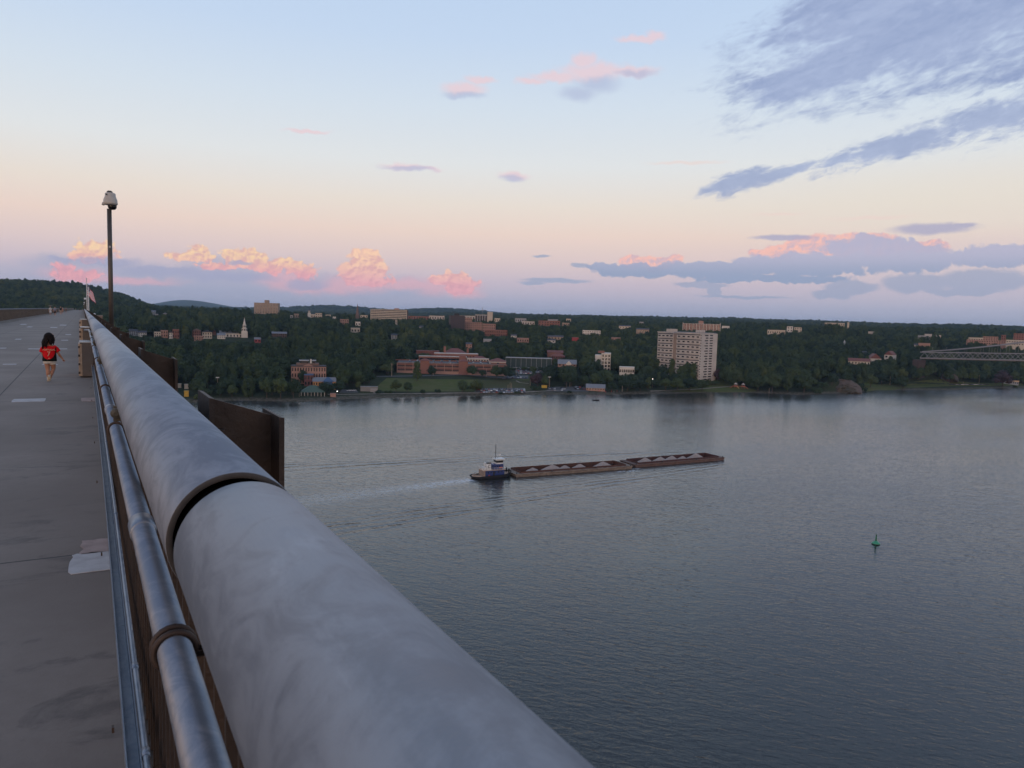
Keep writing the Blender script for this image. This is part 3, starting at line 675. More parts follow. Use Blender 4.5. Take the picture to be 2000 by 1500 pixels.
def strip(name, pts, w, m_, off):
    P_ = [hit(*p)[0][:2] for p in pts]; Q = []
    for i in range(len(P_)-1):
        n = max(2, int(np.linalg.norm(P_[i+1]-P_[i])/6)); Q += [P_[i]+(P_[i+1]-P_[i])*k/n for k in range(n)]
    Q.append(P_[-1]); vs = []; fs = []
    for i, p in enumerate(Q):
        d = unit(Q[min(i+1, len(Q)-1)]-Q[max(i-1, 0)]); nrm = np.array([-d[1], d[0]])
        for s_ in (-1, 1): q = p+nrm*s_*w/2; vs.append((q[0], q[1], float(T(*q))+off))
    fs = [(2*i, 2*i+2, 2*i+3, 2*i+1) for i in range(len(Q)-1)]
    return tag(MB().add(vs, fs).build(name, m_), kind='structure')
strip('path', [(640, 771), (700, 770.5), (760, 770), (900, 768.5), (1010, 767.5), (1095, 763)], 2.6, MPATH, .3)
strip('path', [(1270, 764.5), (1350, 761.5), (1430, 755)], 2.6, MPATH, .3)
strip('path', [(725, 762), (733, 769)], 2.2, MPATH, .32)
strip('path', [(1008, 744), (1015, 748), (1033, 750)], 1.8, MPATH, .32)
strip('road', [(735, 736), (820, 734.5), (905, 732.5), (940, 735), (990, 739)], 7, MASPH, .25)
drape('car_park', [(925, 768.0), (1028, 766.5), (1022, 758), (932, 759)], MASPH, .2, 14, 6)
drape('car_park', [(1008, 732), (1062, 731), (1062, 716), (1005, 718)], MASPH, .2, 10, 6)
drape('car_park', [(980, 741), (1032, 741), (1032, 733.5), (985, 735)], MASPH, .2, 10, 5)
drape('car_park', [(1062, 765), (1150, 765.5), (1140, 755), (1083, 756)], MASPH, .22, 12, 6)
drape('car_park', [(1085, 764), (1096, 764), (1096, 762), (1085, 762)], MASPH, .24, 3, 3)
drape('car_park', [(662, 768), (700, 767), (695, 761), (668, 761)], MASPH, .2, 8, 5)
# ------------------------------------------------------------------ buildings
RECT = []   # picture rectangles (x0, x1, ytop, ybase, R) kept free of nearer foliage
MW = {}
def wm(name, c, nz=.12): return mat(name, c, .8, nz=nz, c2=tuple(v*.85 for v in c))
BRICK = wm('red brick', (.22, .095, .07)); PINKB = wm('pink brick', (.33, .19, .145)); BROWNB = wm('brown brick', (.16, .095, .07)); CREAM = wm('cream stucco', (.50, .42, .33)); WHITE = wm('white wall', (.58, .53, .47)); GREY = wm('grey wall', (.3, .3, .31)); TAN = wm('tan block', (.30, .22, .165)); DARKB = wm('dark brick', (.065, .042, .04)); ORANGE = wm('orange wall', (.50, .25, .10)); ROOFG = wm('grey roof', (.17, .18, .2)); ROOFD = wm('dark roof', (.05, .05, .06)); ROOFR = wm('red roof', (.16, .06, .05)); ROOFN = wm('green roof', (.06, .10, .075)); BARN = wm('barn red', (.30, .05, .05)); PALE = wm('pale concrete', (.46, .40, .35)); GLASS = mat('window glass', (.012, .014, .018), .15); LIT = mat('lit window', (1.0, .82, .55), .5, emit=1.2); TOWW = wm('tower concrete', (.48, .42, .37)); TOWB = wm('tower brown band', (.26, .185, .14)); BLUER = wm('blue roof', (.05, .10, .19)); MAROON = wm('maroon wall', (.13, .05, .05)); SEAGR = wm('dark green steel', (.025, .045, .042))
wcache = {}
def win(parent, p, w, h, nrm_ang, mt=GLASS, name='window'):
    """a window centred at p on a wall whose outward normal has this angle (radians, local frame)"""
    k = (round(w, 2), round(h, 2), mt.name)
    if k not in wcache:
        m = MB(); m.box(-w/2, w/2, -.06, .0, -h/2, h/2, 0)
        wcache[k] = m.mesh('window', [mt])
    o = link(bpy.data.objects.new(name, wcache[k])); o.parent = parent; o.location = p; o.rotation_euler = (0, 0, nrm_ang+pi/2); return o
def gable(m, x0, x1, y0, y1, z0, h, ov=.4, axis='x', mi=0):
    if axis == 'x':
        c = (y0+y1)/2; v = [(x0-ov, y0-ov, z0), (x1+ov, y0-ov, z0), (x1+ov, y1+ov, z0), (x0-ov, y1+ov, z0), (x0-ov, c, z0+h), (x1+ov, c, z0+h)]
        f = [(0, 1, 5, 4), (2, 3, 4, 5), (0, 4, 3), (1, 2, 5), (3, 2, 1, 0)]
    else:
        c = (x0+x1)/2; v = [(x0-ov, y0-ov, z0), (x1+ov, y0-ov, z0), (x1+ov, y1+ov, z0), (x0-ov, y1+ov, z0), (c, y0-ov, z0+h), (c, y1+ov, z0+h)]
        f = [(0, 1, 4), (2, 3, 5), (1, 2, 5, 4), (3, 0, 4, 5), (3, 2, 1, 0)]
    return m.add(v, f, mi)
def hip(m, x0, x1, y0, y1, z0, h, ov=.6, mi=0):
    d = min((x1-x0)/2, (y1-y0)/2)*.98; c = (y0+y1)/2
    a, b = (x0+d, x1-d) if x1-x0 > y1-y0 else ((x0+x1)/2-.1, (x0+x1)/2+.1)
    v = [(x0-ov, y0-ov, z0), (x1+ov, y0-ov, z0), (x1+ov, y1+ov, z0), (x0-ov, y1+ov, z0), (a, c, z0+h), (b, c, z0+h)]
    return m.add(v, [(0, 1, 5, 4), (1, 2, 5), (2, 3, 4, 5), (3, 0, 4), (3, 2, 1, 0)], mi)
def bld(name, label, px0, px1, yt, yb, R, depth, wall, rows=0, cols=0, roof=('flat', 0, None), yaw=0, cat='building', group=None, wsz=.5, wmat=GLASS, wn='window', rect=True, band=False, hsz=.55, side=True, sunk=1.5):
    """front wall between two picture columns at range R; yb is the lowest visible row"""
    xc = (px0+px1)/2; d_, rh = hit(xc, yb); R = min(R, rh)
    a, b = at(px0, yt, R), at(px1, yt, R); w = float(np.hypot(*(a-b)[:2]))/cos(radians(yaw)); c = (a+b)/2; ztop = c[2]
    an = atan2(c[0], c[1]); dirv = np.array([sin(an-radians(yaw)), cos(an-radians(yaw))])
    zg = float(T(c[0], c[1])); z0 = min(zg, at(xc, yb, R)[2])-sunk
    rh_ = roof[1]; ztop = ztop-rh_
    r = empty(name, (c[0], c[1], z0), -(an-radians(yaw)), label, cat, group); H = ztop-z0
    if rect: RECT.append((px0-1, px1+1, yt-1, yb, R+depth*.5))
    m = MB().box(-w/2, w/2, 0, depth, 0, H).build('wall', wall, r)
    k = roof[0]
    rm = roof[2] or ROOFG; q = MB()
    if k == 'flat':
        q.box(-w/2-.15, w/2+.15, -.15, depth+.15, H+.001, H+.5); q.build('roof', rm if roof[2] else wall, r)
    elif k == 'gable': gable(q, -w/2, w/2, 0, depth, H+.01, rh_); q.build('roof', rm, r)
    elif k == 'gabley': gable(q, -w/2, w/2, 0, depth, H+.01, rh_, axis='y'); q.build('roof', rm, r)
    elif k == 'hip': hip(q, -w/2, w/2, 0, depth, H+.01, rh_); q.build('roof', rm, r)
    if rows:
        zv = max(2.5, (at(xc, yb, R)[2]-z0))                       # windows fill the visible part
        ph = (H-zv)/rows
        for i in range(rows):
            z = zv+ph*(i+.5)
            if band:
                win(r, (0, 0, z), w*.97, ph*hsz, -pi/2, wmat, wn)
                if side: win(r, (w/2, depth/2, z), depth*.9, ph*hsz, 0, wmat, wn)
            else:
                for j in range(cols):
                    win(r, (-w/2+w*(j+.5)/cols, 0, z), w/cols*wsz, ph*hsz, -pi/2, wmat, wn)
    r['_w'] = w; r['_h'] = H; r['_d'] = depth
    return r
def W_(r): return r['_w'], r['_h'], r['_d']
# -- riverside factory: pinkish four-storey brick block with skylights
r = bld('brick_factory', 'pinkish brick riverside factory block with dark cornice and two rooftop skylights', 569, 637, 716, 750, 655, 16, PINKB, 3, 13, ('flat', 0, ROOFD), wsz=.42, hsz=.6, sunk=3)
w, h, d = W_(r)
MB().box(-w/2-.5, w/2+.5, -.5, -.16, h-.1, h+.9).build('cornice', ROOFD, r)
g = MB(); g.add([(-5, -.55, h+.3), (4, -.55, h+.3), (-.5, -.55, h+2.6), (-5, .3, h+.3), (4, .3, h+.3), (-.5, .3, h+2.6)], [(0, 1, 2), (5, 4, 3), (0, 3, 4, 1), (1, 4, 5, 2), (2, 5, 3, 0)]); g.build('pediment', PINKB, r)
MB().box(-w/2+4, w/2-6, 3, 13, h+.6, h+2.6).build('attic_wall', BROWNB, r)
for (a, b) in ((-w/2+7, -.5), (3.2, w/2-9)):
    s_ = MB().box(a, b, 4, 12, h+2.61, h+4.6).build('skylight', GLASS, r); MB().box(a-.8, b+.8, 3.3, 12.5, h+4.61, h+5.1).build('skylight_roof', GREY, s_)
MB().box(1, 2.4, 4, 6, h+2.61, h+6).build('chimney', WHITE, r)
bld('brick_annex', 'low maroon annex with slate roof in front of the pinkish factory', 594, 612, 733, 754, 640, 14, MAROON, 2, 3, ('flat', 0, BLUER))
r = bld('orange_hall', 'orange walled hall with blue grey roof between the factory and the green pavilion', 611, 656, 738, 754, 636, 12, ORANGE, 1, 9, ('gable', 3.2, ROOFG), wsz=.4)
w, h, d = W_(r); q = MB(); hip(q, -1, 7, -1.2, 7, h+.1, 3.8); q.box(-.5, 6.5, -1, -.02, 0, h+.09); q.build('entrance_gable', BLUER, r)
r = bld('pavilion', 'open waterfront pavilion with a green hipped roof at the water edge', 588, 634, 754, 773, 600, 14, SEAGR, 0, 0, ('hip', 5, ROOFN), sunk=1)
w, h, d = W_(r)
q = next(c for c in r.children if c.name.startswith('wall')); q.scale = (.8, .7, 1); q.location = (0, 3, 0)
for i in range(8): MB().box(-w/2+i*(w-.3)/7, -w/2+i*(w-.3)/7+.3, -.3, 0, 0, h).build('column', WHITE, r)
# -- churches
def steeple(name, label, px, ytip, yb, R, wpx, m_, stages, rect=True, mtip=None):
    c = at(px, yb, R); tip = at(px, ytip, R)[2]; z0 = min(c[2], float(T(c[0], c[1])))-1; Hh = tip-z0; w = wpx/FPX*R*1.0
    r = empty(name, (c[0], c[1], z0), -atan2(c[0], c[1]), label, 'church'); vis = (c[2]-z0)
    if rect: RECT.append((px-wpx/2-1, px+wpx/2+1, ytip, yb, R+8))
    hv = Hh-vis; z = 0; zz = 0; 
    for i, (fr, ws, kind) in enumerate(stages):
        z1 = vis+hv*fr; ww = w*ws/2
        mbq = MB()
        if kind == 'box': mbq.box(-ww, ww, -ww, ww, zz, z1)
        elif kind == 'oct': mbq.lathe([(ww*1.05, zz), (ww*1.05, z1-.25), (ww*1.2, z1-.2), (ww*1.2, z1)], 8)
        else: mbq.lathe([(ww, zz), (ww*.04, z1)], 8)
        o = mbq.build(('tower', 'belfry', 'lantern', 'spire')[min(i, 3)] if kind != 'cone' else 'spire', (mtip or m_) if kind == 'cone' else m_, r)
        if kind == 'oct':
            for a_ in (-pi/2, -pi/4, -3*pi/4): win(o, (cos(a_)*ww*1.02, sin(a_)*ww*1.02, (zz+z1)/2), ww*.4, (z1-zz)*.5, a_)
        zz = z1+.01
    return r
r = steeple('white_church', 'white church with tall stepped steeple and long grey nave roof', 477.5, 620, 664, 1010, 11, WHITE, [(.38, 1, 'box'), (.52, .8, 'oct'), (.68, .55, 'oct'), (1, .42, 'cone')])
w = 26; MB().box(-30, -1, 4, 16, 0, 9).build('nave', WHITE, r); q = MB(); gable(q, -30, -1, 4, 16, 9.01, 3.4); q.build('nave_roof', ROOFG, r); RECT.append((438, 486, 655, 667, 1015))
for i in range(7): win(r, (-28+i*3.9, 4, 6.2), 1.4, 2.6, -pi/2)
bld('red_barn', 'small bright red gabled building right of the white steeple', 497, 509, 659, 670, 1000, 8, BARN, 1, 2, ('gable', 2.4, ROOFG))
steeple('bell_tower', 'small white clock tower with thin black spire among trees on the skyline', 604, 596, 620, 1650, 6, WHITE, [(.35, 1, 'box'), (.55, .7, 'oct'), (1, .25, 'cone')], mtip=ROOFD)
steeple('brown_spire_church', 'slender brown stone church spire on the skyline left of the long hotel', 698, 593, 623, 1550, 7, BROWNB, [(.3, 1, 'box'), (1, .85, 'cone')])
steeple('green_cupola_church', 'brick tower with green cupola among the left row houses', 418.5, 640, 656, 1040, 5, BRICK, [(.5, 1, 'box'), (.7, .7, 'oct'), (1, .5, 'cone')], mtip=ROOFN)
steeple('little_chapel', 'tiny white chapel tower in trees right of the apartment tower', 1649, 664, 675, 1350, 6, WHITE, [(.5, 1, 'box'), (1, .8, 'cone')])
# -- row houses on the left
H_ = [(252, 269, 643, 656, GREY, 'gable', ROOFD, 'grey house with dark gable roof, leftmost above the railing posts'), (270, 286, 646, 658, WHITE, 'gable', ROOFD, 'white house with dark roof second from the left of the row'), (301, 314, 649, 660, CREAM, 'flat', None, 'low cream flat roofed house in the left row'), (314, 328, 646, 660, PINKB, 'flat', None, 'pink brick row house next to the cream flat roofed one'),
      (330, 337, 646, 662, WHITE, 'gabley', ROOFD, 'narrow white gabled house joined to a brick house'), (337, 350, 644, 662, BRICK, 'flat', None, 'plain red brick house right of the narrow white one'), (376, 392, 642, 658, BRICK, 'gabley', BROWNB, 'stepped brick gable house left of the cream gable house'), (379, 397, 657, 666, PINKB, 'flat', None, 'low pink block below the stepped brick gable house'),
      (395, 414, 645, 662, CREAM, 'gabley', ROOFD, 'cream house with wide dark gable among the left row'), (424, 440, 651, 662, WHITE, 'gable', ROOFG, 'white cottage with grey roof left of the white church nave'), (531, 560, 648, 660, BROWNB, 'gable', ROOFG, 'long brown house with slate roof in trees right of the white steeple'),
      (300, 309, 611, 617, WHITE, 'gable', ROOFD, 'small white hillside house far left, higher up'), (318, 327, 610, 616, WHITE, 'gabley', ROOFG, 'small white hillside house far left, right one of two'), (296, 304, 606, 610, GREY, 'gable', ROOFG, 'tiny grey roof high on the left hillside')]
for (a, b, yt, yb, m_, rf, rm, lab) in H_:
    R = 1000 if yt > 640 else 1500
    bld('row_house', lab, a, b, yt, yb, R, 9, m_, 2 if yb-yt > 8 else 1, max(2, (b-a)//4), (rf, 2.4 if rf != 'flat' else 0, rm), cat='house', group='small houses on the left hillside', wsz=.4)
# -- skyline blocks
r = bld('brown_slab_block', 'nine storey brown slab block with rooftop penthouse on the left skyline', 496, 543, 592, 615, 1800, 18, TAN, 8, 9, ('flat', 0, None), yaw=-14, wsz=.4, hsz=.4)
w, h, d = W_(r); MB().box(-4.5, 5, 4, 12, h+.51, h+7).build('penthouse', TAN, r)
r = bld('long_hotel', 'long cream hotel block with ribbon windows on the skyline right of the brown spire', 724, 795, 605, 625, 1500, 16, CREAM, 6, 1, ('flat', 0, None), band=True, hsz=.45)
w, h, d = W_(r)
for i in range(18): MB().box(-w/2+w*i/18-.25, -w/2+w*i/18+.25, -.3, -.07, 2, h).build('pier', CREAM, r)
MB().box(w*.15, w*.28, 4, 10, h+.51, h+3.4).build('penthouse', PINKB, r)
MB().box(w/2+.01, w/2+2.2, 0, 16, 0, h+.2).build('dark_end', DARKB, r)
r = bld('dark_brick_tower', 'square dark brown brick tower with rooftop plant near the middle skyline', 880, 908, 617, 643, 1200, 20, DARKB, 0, 0, ('flat', 0, None), yaw=8)
w, h, d = W_(r); MB().box(-w*.2, w*.15, 6, 12, h+.51, h+4).build('plant_room', MSTEEL2, r); 
for i in range(9): win(r, (-w/2+w*(i+.5)/9, 0, h*.6), w/9*.3, h*.7, -pi/2, ROOFD, 'window')
for (a, b, yt, yb, R, m_, rows, cols, lab) in (
    (908, 942, 630, 646, 1230, PINKB, 4, 9, 'pink brick office block joined right of the dark tower'), (943, 968, 633, 648, 1230, PINKB, 3, 6, 'pink stepped block between the dark tower and the flat brick building'), (947, 991, 645, 657, 1140, BRICK, 2, 10, 'flat roofed red brick building with cream cornice below the pink office block'),
    (907, 922, 621, 632, 1400, PINKB, 2, 4, 'pink block peeping over the office block beside the dark tower'), (895, 928, 617, 624, 1500, PALE, 1, 6, 'pale low roofs behind the dark tower'), (966, 977, 622, 629, 1400, CREAM, 1, 3, 'small cream block right of the mast building'),
    (1006, 1028, 622, 630, 1400, GREY, 1, 5, 'grey flat building right of the mast building'), (1020, 1044, 628, 635, 1350, PALE, 1, 5, 'pale low building below the grey flat one'), (1052, 1094, 627, 637, 1350, BRICK, 2, 8, 'wide red brick school building with flat roof'), (1070, 1090, 624, 627, 1380, GREY, 0, 0, 'grey rooftop block above the red brick school'),
    (1106, 1115, 623, 628, 1500, CREAM, 1, 2, 'small cream building in trees right of the red brick school'), (1098, 1112, 631, 636, 1300, TAN, 1, 4, 'low tan building right of the red brick school'), (797, 838, 618, 624, 1500, BRICK, 1, 8, 'long low red roofed block right of the hotel'), (838, 868, 617, 625, 1450, PALE, 1, 6, 'pale stepped block left of the dark tower'),
    (567, 572, 616, 622, 1500, PALE, 1, 1, 'small pale cube left of the clock tower'), (574, 584, 613, 622, 1550, TAN, 1, 3, 'tan roofed building left of the clock tower'), (607, 616, 614, 622, 1600, CREAM, 1, 2, 'cream block right of the clock tower'), (616, 629, 612, 621, 1600, CREAM, 2, 3, 'cream two storey block right of the clock tower'), (636, 646, 615, 619, 1600, CREAM, 1, 2, 'low cream roof left of the brown spire'),
    (664, 681, 624, 634, 1350, PINKB, 2, 4, 'pinkish house cluster left of the brown spire church'), (650, 656, 619, 625, 1500, WHITE, 1, 2, 'small white gable left of the brown spire'), (685, 703, 641, 650, 1100, CREAM, 1, 3, 'cream house below the brown spire'), (694, 704, 629, 637, 1250, WHITE, 1, 2, 'white house just under the brown spire church'), (704, 718, 616, 620, 1500, CREAM, 1, 3, 'low cream roof right of the brown spire'),
    (764, 776, 652, 663, 1050, WHITE, 2, 2, 'small white house alone in the trees below the long hotel'), (819, 827, 636, 641, 1200, CREAM, 1, 1, 'small cream gable in the trees left of the dark tower'), (772, 776, 625, 636, 1400, CREAM, 3, 1, 'narrow cream stair block under the long hotel'),
    (1010, 1033, 661, 669, 1010, PINKB, 1, 5, 'pink brick house row with pale cornice in mid hillside'), (1070, 1100, 655, 663, 1050, TAN, 1, 5, 'tan gabled hall on mid hillside'), (1069, 1085, 662, 669, 1020, WHITE, 1, 2, 'white gabled wing below the tan hall'), (1117, 1130, 660, 666, 1050, BARN, 0, 0, 'small red roofed building on mid hillside'),
    (1138, 1173, 646, 654, 1120, WHITE, 2, 8, 'white stepped low building on the hillside above the white five storey block'), (1194, 1212, 660, 665, 1050, PINKB, 1, 3, 'low pink building left of the apartment tower'), (1209, 1232, 635, 642, 1300, CREAM, 1, 4, 'cream house cluster upper left of the apartment tower'), (1243, 1268, 641, 652, 1200, TAN, 1, 5, 'tan house cluster left of the apartment tower top'), (1249, 1257, 629, 634, 1400, GREY, 1, 2, 'tiny grey roof high left of the apartment tower'),
    (944, 960, 663, 668, 950, GREY, 0, 0, 'grey flat roof in trees above the station hall'), (910, 922, 669, 680, 900, PINKB, 2, 2, 'pink house behind the right end of the station hall'), (998, 1009, 653, 660, 1050, WHITE, 1, 2, 'little white gable right of the red brick flat building'), 
    (1499, 1534, 645, 653, 1300, CREAM, 1, 8, 'low cream building in the right forest with a flat cream roof'), (1537, 1549, 638, 648, 1350, WHITE, 2, 2, 'white block in the right forest, left one of a pair'), (1551, 1566, 640, 648, 1350, CREAM, 2, 3, 'cream block in the right forest, right one of a pair'), (1611, 1650, 631, 637, 1450, CREAM, 1, 10, 'long cream building on the right skyline'), (1655, 1659, 630, 640, 1440, CREAM, 0, 0, 'narrow cream stair tower at the end of the skyline building'),
    (1696, 1711, 648, 652, 1350, PALE, 0, 0, 'small pale roof in the right forest'), (1793, 1818, 656, 663, 1250, GREY, 1, 6, 'pale green grey building above the bridge end'), (1806, 1820, 653, 657, 1260, PALE, 0, 0, 'upper pale block of the grey building above the bridge end'), (1822, 1838, 655, 659, 1300, PALE, 0, 0, 'long pale roof right of the grey building'), (1794, 1817, 671, 677, 1120, PINKB, 0, 0, 'salmon roof just above the bridge end'), (1786, 1794, 671, 676, 1120, WHITE, 0, 0, 'small white gable left of the salmon roof'),
    (1888, 1965, 665, 673, 1250, PINKB, 2, 16, 'long pink brick hospital wing at the right edge'), (1920, 1950, 658, 666, 1290, PINKB, 2, 6, 'upper storeys of the pink hospital wing'), (1892, 1920, 660, 666, 1290, CREAM, 1, 6, 'cream upper wing of the hospital'), (1980, 2010, 652, 665, 1300, BRICK, 3, 6, 'dark red hospital block with white cornice at the picture edge'), (1965, 2010, 665, 675, 1240, CREAM, 2, 9, 'cream striped hospital block at the picture edge'), (1956, 1965, 655, 664, 1300, BRICK, 2, 2, 'narrow brick tower of the hospital'), (1684, 1692, 686, 691, 1120, CREAM, 0, 0, 'small cream roof above the red roofed houses'), (1410, 1425, 637, 641, 1400, WHITE, 0, 0, 'row of white specks of a roof right of the pink slab apartments')):
    gb = ('gable', 2.0, ROOFD) if ('house' in lab or 'gable' in lab) and 'row' not in lab else ('flat', 0, None)
    bld('town_building', lab, a, b, yt, yb, R, 12, m_, rows, cols, gb, cat='building', group='buildings scattered through the wooded town', wsz=.38, hsz=.42)
r = bld('office_block', 'office block with dark window bays, cream stair tower and a rooftop mast', 928, 952, 615, 629, 1400, 18, GREY, 1, 5, ('flat', 0, CREAM), wsz=.75, hsz=.8)
w, h, d = W_(r); MB().box(w/2+.01, w/2+10, -1, 14, 0, h+6).build('stair_tower', CREAM, r)
m = MB(); m.bar((2, 8, h+.5), (2, 8, h+15), .5, .5); [m.bar((.5, 8, h+8+i*1.8), (3.5, 8, h+8+i*1.8), .25, .25) for i in range(4)]; m.build('mast', GREY, r)
# -- railway station and its parking deck
st = bld('station_hall', 'large brick station hall with steep brown hipped roof and end chimneys', 860, 917, 681, 694, 850, 26, BRICK, 0, 0, ('hip', 7.5, ROOFR), sunk=6)
w, h, d = W_(st)
for sx in (-w/2+5, w/2-2): MB().box(sx-1.2, sx+1.2, -1, 2.2, h, h+(10 if sx < 0 else 7.5)).build('chimney', BRICK, st)
bld('station_wing', 'brick lower storey of the station with small windows and pale eaves line', 848, 934, 691.5, 703, 835, 20, BRICK, 1, 14, ('flat', 0, PALE), wsz=.3, hsz=.4)
bld('station_wing', 'long brick platform wing left of the station with dark colonnade', 818, 912, 697, 706, 815, 12, BRICK, 1, 1, ('flat', 0, PALE), band=True, hsz=.4)
bld('station_canopy', 'long brown flat canopy roof left of the station hall', 813, 858, 686, 691, 860, 16, ROOFR, 0, 0)
bld('link_building', 'brick lift tower in front of the station wing', 897, 910, 696, 707, 800, 8, BRICK, 0, 0)
bld('link_building', 'small red hipped roof link house right of the station', 921, 952, 696, 704, 810, 12, BRICK, 1, 4, ('hip', 3, ROOFR))
bld('link_building', 'pale glazed walkway block below the red hipped link house', 912, 955, 701, 708, 800, 8, PALE, 1, 8, wsz=.5)
pd = bld('parking_deck', 'long two level brick parking deck with dark openings and cars on its roof', 776, 990, 711.5, 731, 765, 44, BRICK, 0, 0, ('flat', 0, MASPH), yaw=2)
w, h, d = W_(pd)
next(c for c in pd.children if c.name.startswith('wall')).data = MB().box(-w/2, w/2, .5, d, 0, h).mesh('wall', DARKB)  # set-back wall, its dark colour stands in for shade within the openings
for k, (za, zb) in enumerate(((0, h-7.2), (h-5.3, h-3.3), (h-1.5, h+.8))):
    MB().box(-w/2, w/2, -.1, .45, za, zb).build('parapet', BRICK if k else PINKB, pd)
    MB().box(-w/2, w/2, -.2, -.101, zb-.35, zb+.05).build('coping', PINKB, pd)
for i in range(15): MB().box(-w/2+w*i/14-.3, -w/2+w*i/14+.3, -.15, .3, .5, h).build('pier', PINKB, pd)
for (fr) in (.25, .60):
    x0 = -w/2+w*fr; q = MB(); q.box(x0-4.5, x0+4.5, -1.5, 5, 0, h+3.2); q.build('stair_tower', BRICK, pd); q = MB(); hip(q, x0-4.5, x0+4.5, -1.5, 5, h+3.21, 2.0); q.build('stair_roof', ROOFR, pd)
MB().box(-w/2-14, w/2, 40, 41, h+.5, h+1.6).build('rear_parapet', BRICK, pd)
PDECK = (pd, w, h, d)
r = bld('stair_house', 'square brick stair house with red hipped roof at the right end of the parking deck', 956, 988, 700, 730, 758, 16, BRICK, 1, 2, ('hip', 3.2, ROOFR), wsz=.2)
w, h, d = W_(r); MB().box(-w/2-.3, w/2+.3, -.3, -.01, h-1.2, h-.2).build('cornice', PALE, r)
r = bld('train_shed', 'long dark green platform shed with thin grey roof edge right of the station', 988, 1078, 700, 714, 830, 14, SEAGR, 0, 0, ('flat', 0, GREY))
w, h, d = W_(r)
MB().box(-w/2, w/2, -6, -.2, 1.0, 1.8).build('platform_edge', PALE, r)
for i in range(10): MB().box(-w/2+i*w/9-.15, -w/2+i*w/9+.15, -.35, -.05, 1.81, h).build('post', GREY, r)
bld('platform_house', 'brick platform house with red roof behind the long shed', 1069, 1100, 684.5, 697, 900, 12, BRICK, 0, 0, ('gable', 2.5, ROOFR))
bld('platform_house', 'dark pavilion with a red hipped roof in front of the brick platform house', 1077, 1103, 690, 701, 860, 12, MAROON, 1, 6, ('hip', 3.5, ROOFR))
r = bld('warehouse', 'grey roofed old brick warehouse with white dormer near the station', 1090, 1126, 703, 715, 790, 16, PINKB, 1, 5, ('gable', 4.5, ROOFG))
w, h, d = W_(r); q = MB(); q.box(-1, 4.6, -.6, 5, h-1, h+.3); gable(q, -1, 4.6, -.6, 5, h+.3, 3, .3, 'y'); q.build('dormer', WHITE, r)
r = bld('white_office', 'white five storey office building with a grid of dark windows', 1175, 1193, 691, 724, 815, 22, WHITE, 0, 0, sunk=2)
w, h, d = W_(r); vis = 4
for i in range(5):
    for j in range(3): win(r, (-w/2+w*(j+.5)/3, 0, h-2.2-i*3.75), w/3*.7, 2.7, -pi/2)
MB().box(-w/2-7, -w/2-.01, 1, 20, 0, h-1.8).build('wing', WHITE, r); RECT.append((1162, 1176, 692, 706, 830)); MB().box(-w/2-4, -w/2+3, 5, 10, h+.51, h+2.8).build('penthouse', BRICK, r)
r = bld('white_club', 'low white building with ribbon window on a terrace left of the apartment tower', 1210, 1239, 718, 731, 775, 14, WHITE, 1, 7, wsz=.75, hsz=.45)
r = bld('restaurant', 'low brick riverside restaurant with grey roof and veranda', 1145, 1182, 751, 764, 716, 12, PINKB, 1, 7, ('gable', 3.4, ROOFG), wsz=.6, wmat=GLASS)
# -- apartment tower
tw = empty('apartment_tower', tuple(at(1340, 745, 800)[:2])+(4.0,), 0, 'tall pale concrete apartment tower with banded windows standing by the river', 'apartment block')
o0 = np.array(tw.location); ZT = 0
def pl(px, R): p = at(px, 700, R); return (p[0]-o0[0], p[1]-o0[1])
A0, A1, A2, B0, C0, C1 = pl(1283, 832), pl(1314, 815), pl(1320.5, 812), pl(1339, 801), pl(1366, 792), pl(1391.5, 815)
ztop_ = at(1366, 651.5, 792)[2]-o0[2]
def back(p, q, d):
    n = unit(np.array([q[1]-p[1], -(q[0]-p[0])])); n = n if n@np.array([p[0]+o0[0], p[1]+o0[1]]) > 0 else -n; return n*d
nb = back(A0, C0, 22)
poly = [A0, A1, A2, B0, C0, C1, (C1[0]+nb[0]*.3, C1[1]+nb[1]*.3), (A0[0]+nb[0], A0[1]+nb[1])]
MB().prism(poly, -3, ztop_, 0).build('wall', TOWW, tw)
MB().prism([(p[0]*.93+4, p[1]*.93+3) for p in poly], ztop_+.01, ztop_+.9).build('roof', ROOFG, tw)
def seg(p, q, u0, u1, z0, z1, out, m_, name):
    p = np.array(p); q = np.array(q); d = q-p; n = -unit(np.array([-d[1], d[0]])); 
    if n@np.array([p[0]+o0[0], p[1]+o0[1]]) > 0: n = -n
    a, b = p+d*u0, p+d*u1; e = n*out; f = n*.001
    mbq = MB(); mbq.prism([tuple(a+f), tuple(b+f), tuple(b+e), tuple(a+e)], z0, z1); return mbq.build(name, m_, tw)
fl_ = 5.35; nf_ = 10
seg(A1, A2, .02, .98, -2, ztop_-.6, .25, TOWB, 'brown_band')
seg(A0, A1, -.02, 1, ztop_-.5, ztop_+.6, .5, TOWW, 'parapet'); seg(A2, B0, 0, 1, ztop_-.5, ztop_+.6, .5, TOWW, 'parapet'); seg(B0, C0, 0, 1, ztop_-.5, ztop_+.6, .5, TOWW, 'parapet'); seg(C0, C1, 0, 1, ztop_-.3, ztop_+.6, .3, TOWW, 'parapet')
